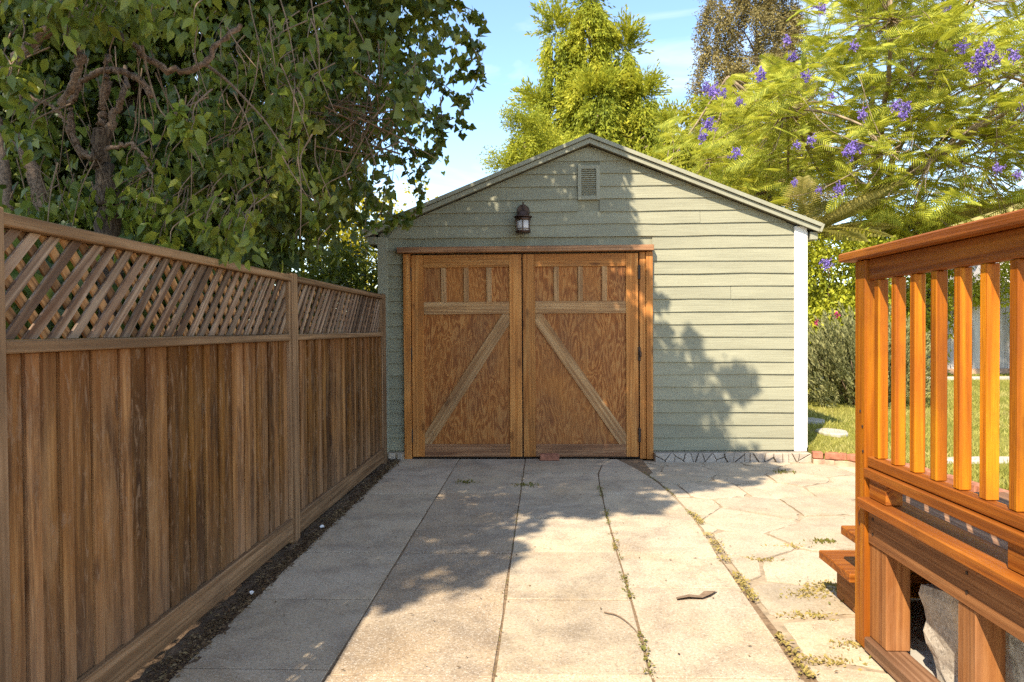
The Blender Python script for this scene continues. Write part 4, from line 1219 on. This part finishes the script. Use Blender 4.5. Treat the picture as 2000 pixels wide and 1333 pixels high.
# yellow shrub and bamboo-like bush left of the garage
ys_ = thing('yellow_shrub', 'sunlit yellow shrub glimpsed between ivy and the garage corner', 'shrub', (-2.5, 10.6, 0))
b = Bag(); C = np.stack([rng.normal(-2.65, .38, 150), rng.normal(10.6, .4, 150), rng.uniform(.8, 3.35, 150)], 1)
foliage(b, T_LEAF, C, .22, 60, .07, .3, 1, .3); b.build('foliage', M['yellow'], ys_, 'stuff')
limb('stem', ys_, M['twig'], [(-2.6, 10.6, 0), (-2.65, 10.6, 1.2), (-2.6, 10.6, 2.6)], .04, .012, 6, 4)
bb = thing('bamboo_shrub', 'narrow leaved green shrub behind the far end of the fence', 'shrub', (-2.15, 8.2, 0))
b = Bag(); C = np.stack([rng.normal(-2.2, .30, 110), rng.normal(8.2, .35, 110), rng.uniform(.6, 2.25, 110)], 1)
T_NAR = (T_LEAF[0] * (.42, 1, 1), T_LEAF[1])
foliage(b, T_NAR, C, .24, 60, .13, .15, .8, .3); b.build('foliage', M['pear'], bb, 'stuff')
for dx in (-.2, 0, .2): limb('stem', bb, M['twig'], [(-2.15 + dx, 8.2, 0), (-2.15 + dx * 1.3, 8.2, 1.1), (-2.15 + dx * 1.6, 8.2, 2.0)], .014, .006, 5, 4)

# ================================================================== IVY-COVERED TREE (left, its crown reaching over the driveway)
ivy = thing('ivy_tree', 'large dark ivy covered tree overhanging the fence and driveway', 'tree', (-3.1, 5.2, 0))
limb('trunk', ivy, M['bark'], [(-3.1, 5.2, -.05), (-3.05, 5.2, 1.4), (-2.9, 5.1, 2.8), (-2.7, 4.6, 4.4)], .24, .14, 10, 6, .02, .06)
for tgt in ((-.7, 4.2, 5.0), (-1.4, 2.2, 5.0), (-2.9, .6, 5.2), (-1.0, 5.2, 3.6), (-4.6, 4.0, 4.6), (-2.2, 5.6, 4.6)):
    a = np.array((-2.8, 4.8, 3.7)); tg = np.array(tgt)
    limb('limb', ivy, M['bark'], [a, a + (tg - a) * .5 + (0, 0, .35), tg], .09, .03, 7, 6, .02, .05)
g = np.random.default_rng(77)
XRT = lambda z: float(np.interp(z, [1.55, 1.85, 2.0, 2.1, 2.3, 2.65, 3.0, 3.3, 3.7, 4.2], [-2.0, -1.6, -1.25, -1.15, -1.06, -1.0, -.66, -.42, -.36, -.36]))
leafP, leafR, leafS = [], [], []
def keep(pos, rot, sz): leafP.append(pos); leafR.append(rot); leafS.append(sz)
hidden = Bag()
C = []
while len(C) < 1300:                                 # curtain seen in the frame
    z = g.uniform(1.2, 4.3); y = 4.3 + abs(g.normal(0, .9)); x = g.uniform(-5.4, -.5)
    lim = XRT(z) * y / 5.0 - .16
    if x > lim or (x > -1.75 and z < 1.72): continue
    if x > lim - .5 and g.random() < .3: continue
    if x / y > -.275 and z < 1.3 + .17 * y and x / y < -.2 and z < 2.25 and g.random() < .9: continue   # opening beside the garage
    C.append((x, y, z))
keep(*foliage(hidden, T_IVY, C, g.uniform(.14, .32, len(C)), 44, .056, .9, 1.0, .5, gen=g))
C = []
while len(C) < 750:                                 # darker depth behind the curtain
    z = g.uniform(.5, 4.6); y = g.uniform(4.6, 8.0); x = g.uniform(-8.0, -1.9)
    if x / y > -.36 and z < 1.3 + .17 * y: continue
    C.append((x, y, z))
foliage(hidden, T_IVY, C, .42, 34, .10, .9, 1.0, .4, gen=g)
C = np.stack([g.uniform(-4.5, -1.95, 260), g.uniform(1.0, 7.0, 260), g.uniform(.5, 1.75, 260)], 1); C = C[C[:, 0] / C[:, 1] < -.36]   # low growth right behind the fence
foliage(hidden, T_IVY, C, .3, 30, .085, .9, 1.0, .4, gen=g)
# upper crown over the driveway
MASK = [(.10, 5.75), (-.10, 5.04), (-.17, 4.78), (-.2, 4.53), (-.07, 4.42), (-.3, 4.19), (-.05, 4.19), (.08, 4.14), (.05, 3.93), (.25, 3.97), (.45, 3.97), (.48, 3.84), (.4, 3.63), (.05, 3.59), (.02, 3.34), (.16, 3.1), (.18, 2.59), (-.22, 1.92), (-.69, 1.72), (-.91, 1.63), (-1.26, .98), (-1.68, .84), (-1.96, .76), (-2.13, .57), (-2.19, -.16), (-2.3, -.55), (-2.51, -.66), (-2.63, -.67), (-2.82, -.83), (-2.92, -1.0), (-5.5, -.95), (-5.5, 5.6), (-2.4, 5.35), (-.6, 5.8)]
mp = np.array(MASK)
def inside(x, y):
    c = False; j = len(mp) - 1
    for i in range(len(mp)):
        if (mp[i, 1] > y) != (mp[j, 1] > y) and x < (mp[j, 0] - mp[i, 0]) * (y - mp[i, 1]) / (mp[j, 1] - mp[i, 1]) + mp[i, 0]: c = not c
        j = i
    return c
def edge_dist(x, y):
    a = mp; b2 = np.roll(mp, -1, 0); d = b2 - a
    t = np.clip(((x - a[:, 0]) * d[:, 0] + (y - a[:, 1]) * d[:, 1]) / ((d ** 2).sum(1) + 1e-9), 0, 1)
    return np.min(np.hypot(a[:, 0] + t * d[:, 0] - x, a[:, 1] + t * d[:, 1] - y))
C, rad = [], []
while len(C) < 1000:
    x, y = g.uniform(-4.6, .6), g.uniform(-1.6, 5.9)
    if not inside(x, y): continue
    e = edge_dist(x, y)
    r = min(.30, max(.07, e * .9))
    if e < .04 or (e < .45 and g.random() < .58): continue
    if e > .5 and g.random() < (.6 if x < -2.8 else .33): continue
    z = g.uniform(4.5, 5.7)
    dz = z - 5.0
    C.append((x - SUN[0] / -SUN[2] * dz, y - SUN[1] / -SUN[2] * dz, z)); rad.append(r)
foliage(hidden, T_IVY, C, np.array(rad), 40, .085, .5, .6, .15, gen=g)
# trailing strands on the right-hand edge
strands = Bag()
def strand(pts, n, size, r=.004):
    P = smooth_path(pts, 8)
    strands.add(*tube_arrays(P, np.linspace(r, r * .4, len(P)), 4))
    idx = g.uniform(0, len(P) - 1.01, n); i0 = idx.astype(int); f = (idx - i0)[:, None]
    base = P[i0] * (1 - f) + P[i0 + 1] * f
    d = g.normal(0, 1, (n, 3)) * (1, 1, .5) + (0, -.3, -.9)
    rot = frames(d, g.normal(0, 1, (n, 3)) + (0, -.6, .4)); sz = size * g.uniform(.6, 1.25, n)
    hidden.add(*scatter(T_IVY[0], T_IVY[1], base, rot, sz)); keep(base, rot, sz)
for pts in ([(900, 60), (935, 100), (940, 150), (925, 185), (905, 225)], [(850, 190), (858, 250), (848, 300), (835, 330), (800, 345)], [(880, 160), (930, 135), (940, 80)], [(840, 215), (880, 235), (915, 258)],
            [(760, 250), (800, 330), (812, 380), (800, 420), (790, 440)], [(700, 330), (740, 400), (770, 430), (745, 450)], [(780, 300), (825, 310), (852, 290)], [(720, 380), (760, 410), (800, 412)],
            [(880, 0), (930, 40), (938, 70)], [(830, 120), (880, 180), (910, 190)], [(600, 300), (640, 400), (650, 470)], [(560, 330), (590, 420), (600, 500)], [(690, 350), (700, 420), (715, 440)], [(780, 180), (850, 240), (862, 280)]):
    for rep in range(2):
        Y = g.uniform(4.7, 5.5)
        strand([at(px + g.normal(0, 7), py + g.normal(0, 7), Y + g.normal(0, .05)) for px, py in pts], 26, .058)
for _ in range(60):                                 # strands hanging down the face of the curtain
    px, py = g.uniform(360, 850), g.uniform(0, 330)
    Y = g.uniform(3.9, 4.8); ln = g.uniform(60, 190); dx = g.normal(0, 25)
    if px > 780 and py + ln > 300: continue
    strand([at(px, py, Y), at(px + dx * .4, py + ln * .5, Y - .05), at(px + dx, py + ln, Y)], int(ln / 9), .056, .003)
strands.build('vines', M['twig'], ivy, 'stuff')
P, Rt, S = np.vstack(leafP), np.concatenate(leafR), np.concatenate(leafS)
hidden.build('crown', M['ivy'], ivy, 'stuff')
ix = [i for i in np.argsort(P[:, 1]) if -3.4 < P[i, 0] and (P[i, 2] - 1.3) / P[i, 1] < .44 and (P[i, 2] > 1.7)][:300]
im = tri_mesh('leaf', *T_IVY)
for i in ix:      # the nearest leaves, one object each, hung a little in front of the mass
    mw = Matrix.Translation(P[i] + np.array((g.normal(0, .03), -.05, g.normal(0, .03)))) @ Matrix(Rt[i].tolist()).to_4x4() @ Matrix.Scale(float(S[i]) * 1.1, 4)
    mesh_obj('leaf', im, M['ivy'], ivy, mw)
# bare tangle of twigs in the ivy
b = Bag()
for _ in range(46):
    c = at(g.normal(705, 45), g.normal(225, 45), 4.25); d = unit(g.normal(0, 1, 3) * (1, .4, 1)) * g.uniform(.1, .3)
    b.add(*tube_arrays(smooth_path([c - d, c + g.normal(0, .03, 3), c + d], 4), np.linspace(.006, .002, 9), 4))
b.build('twigs', M['twig'], ivy, 'stuff')

# ================================================================== PEAR TREE (in front of the ivy, behind the fence)
pear = thing('pear_tree', 'gnarled fruit tree with rough trunk and curled limb behind the near fence', 'tree', (-2.03, 3.35, 0))
YP = 3.35
def pl(pts, Y=YP): return [at(px, py, Y + (dy[0] if dy else 0)) for px, py, *dy in pts]
limb('trunk', pear, M['bark'], [(-2.03, 3.35, -.05), (-2.04, 3.35, .9)] + pl([(212, 440), (205, 370), (196, 300), (205, 250)]), 0.0663, 0.0385, 12, 6, .008, .12)
limb('limb', pear, M['limb_bark'], pl([(205, 265), (200, 220), (205, 160), (212, 110)]), 0.0265, 0.0148, 8, 6, .006, .14)
limb('limb', pear, M['limb_bark'], pl([(208, 262), (222, 220), (240, 190), (245, 130, .1)]), 0.0187, 0.0104, 8, 6, .006, .14)
limb('limb', pear, M['limb_bark'], pl([(190, 305), (165, 305), (146, 275), (138, 220), (145, 185), (170, 152), (205, 138), (245, 142), (275, 160), (297, 188)], 3.3), 0.0172, 0.0126, 8, 6, .005, .12)
limb('limb', pear, M['limb_bark'], pl([(118, 205), (140, 165), (158, 120), (145, 95), (130, 60), (110, 30)], 3.1), 0.0148, 0.0222, 8, 6, .005, .14)
limb('limb', pear, M['limb_bark'], pl([(110, 35), (75, 80), (40, 108), (0, 140), (-60, 160)], 3.0), 0.0250, 0.0133, 8, 6, .005, .14)
limb('limb', pear, M['limb_bark'], pl([(0, 175), (60, 190), (110, 215), (135, 250), (150, 290), (178, 308)], 3.2), 0.0070, 0.0096, 6, 6, .005, .12)
limb('limb', pear, M['limb_bark'], pl([(208, 292), (240, 283), (270, 292), (287, 320), (298, 355)], 3.2), 0.0101, 0.0052, 6, 6, .005, .14)
limb('limb', pear, M['limb_bark'], pl([(470, 48), (425, 85), (395, 128), (340, 140), (270, 105)], 3.1), 0.0109, 0.0148, 7, 6, .006, .14)
limb('limb', pear, M['limb_bark'], pl([(110, 30), (180, 40), (250, 80), (280, 110)], 3.05), 0.0234, 0.0118, 7, 6, .006, .14)
limb('limb', pear, M['twig'], pl([(278, 90), (290, 150), (310, 210), (330, 235)], 3.0), 0.0062, 0.0030, 5, 6)
limb('limb', pear, M['twig'], pl([(400, 125), (440, 155), (480, 195), (520, 240), (560, 300)], 3.2), 0.0086, 0.0030, 5, 6)
limb('limb', pear, M['limb_bark'], pl([(20, 250), (48, 300), (66, 340), (84, 420)], 3.9), 0.0273, 0.0407, 8, 5, .004, .06)
limb('limb', pear, M['limb_bark'], pl([(-5, 230), (8, 320), (18, 430)], 3.8), 0.0195, 0.0296, 8, 5, .004, .06)
g = np.random.default_rng(99)
tw = Bag()
for _ in range(70):                                 # thin hanging twigs
    px, py = g.uniform(20, 620), g.uniform(-20, 320); Y = g.uniform(2.9, 3.7)
    ln = g.uniform(50, 170); dx = g.normal(15, 30)
    pts = [at(px, py, Y), at(px + dx * .3 + g.normal(0, 8), py + ln * .4, Y), at(px + dx, py + ln, Y)]
    if pts[-1][2] < 1.66 and pts[-1][0] > -1.75: continue
    tw.add(*tube_arrays(smooth_path(pts, 5), np.linspace(.0042, .002, 11), 4))
spots = []
def region(n, x0, x1, y0, y1, Y0, Y1):
    for _ in range(n): spots.append(at(g.uniform(x0, x1), g.uniform(y0, y1), g.uniform(Y0, Y1)))
region(34, 150, 400, -40, 85, 2.55, 3.0)
region(10, 0, 40, 70, 170, 2.6, 2.9)
region(10, 0, 90, 205, 270, 2.9, 3.3)
region(40, 240, 500, 385, 480, 3.0, 3.6)
region(10, 0, 180, 360, 420, 3.1, 3.6)
region(7, 335, 380, 225, 260, 2.8, 2.9)
region(40, 380, 600, 60, 330, 3.2, 4.0)
region(26, 430, 640, 300, 500, 3.7, 4.5)
region(10, 500, 640, 0, 160, 3.6, 4.2)
region(20, -60, 140, -40, 40, 2.6, 3.0)
region(12, 220, 330, 300, 420, 3.2, 3.5)
region(8, 560, 650, 120, 240, 3.2, 3.5)
S_ = [s for s in spots if not (s[0] > -1.72 and s[2] < 1.68)]
C = np.array(S_); per = 9
n = len(C) * per
base = np.repeat(C, per, 0) + g.normal(0, .035, (n, 3))
tip = np.stack([g.normal(0, .75, n), g.normal(-.1, .75, n), -np.ones(n) * .75 + g.normal(0, .35, n)], 1)
nr = np.stack([g.normal(.2, .6, n), g.normal(-.6, .6, n), np.ones(n) * .6], 1)
rot = frames(tip, nr); sz = g.uniform(.042, .078, n)
near = np.argsort(base[:, 1])[:300]
msk = np.ones(n, bool); msk[near] = False
for c in C:
    tw.add(*tube_arrays(smooth_path([c + np.array((g.normal(0, .05), .12, .16)), c + np.array((0, .03, .07)), c], 3), np.linspace(.0035, .0018, 7), 4))
tw.build('twigs', M['twig'], pear, 'stuff')
b = Bag(); b.add(*scatter(T_PEAR[0], T_PEAR[1], base[msk], rot[msk], sz[msk])); b.build('foliage', M['pear'], pear, 'stuff')
pmesh = tri_mesh('leaf', *T_PEAR)
for i in near:
    mw = Matrix.Translation(base[i]) @ Matrix(rot[i].tolist()).to_4x4() @ Matrix.Scale(float(sz[i]), 4)
    mesh_obj('leaf', pmesh, M['pear'], pear, mw)
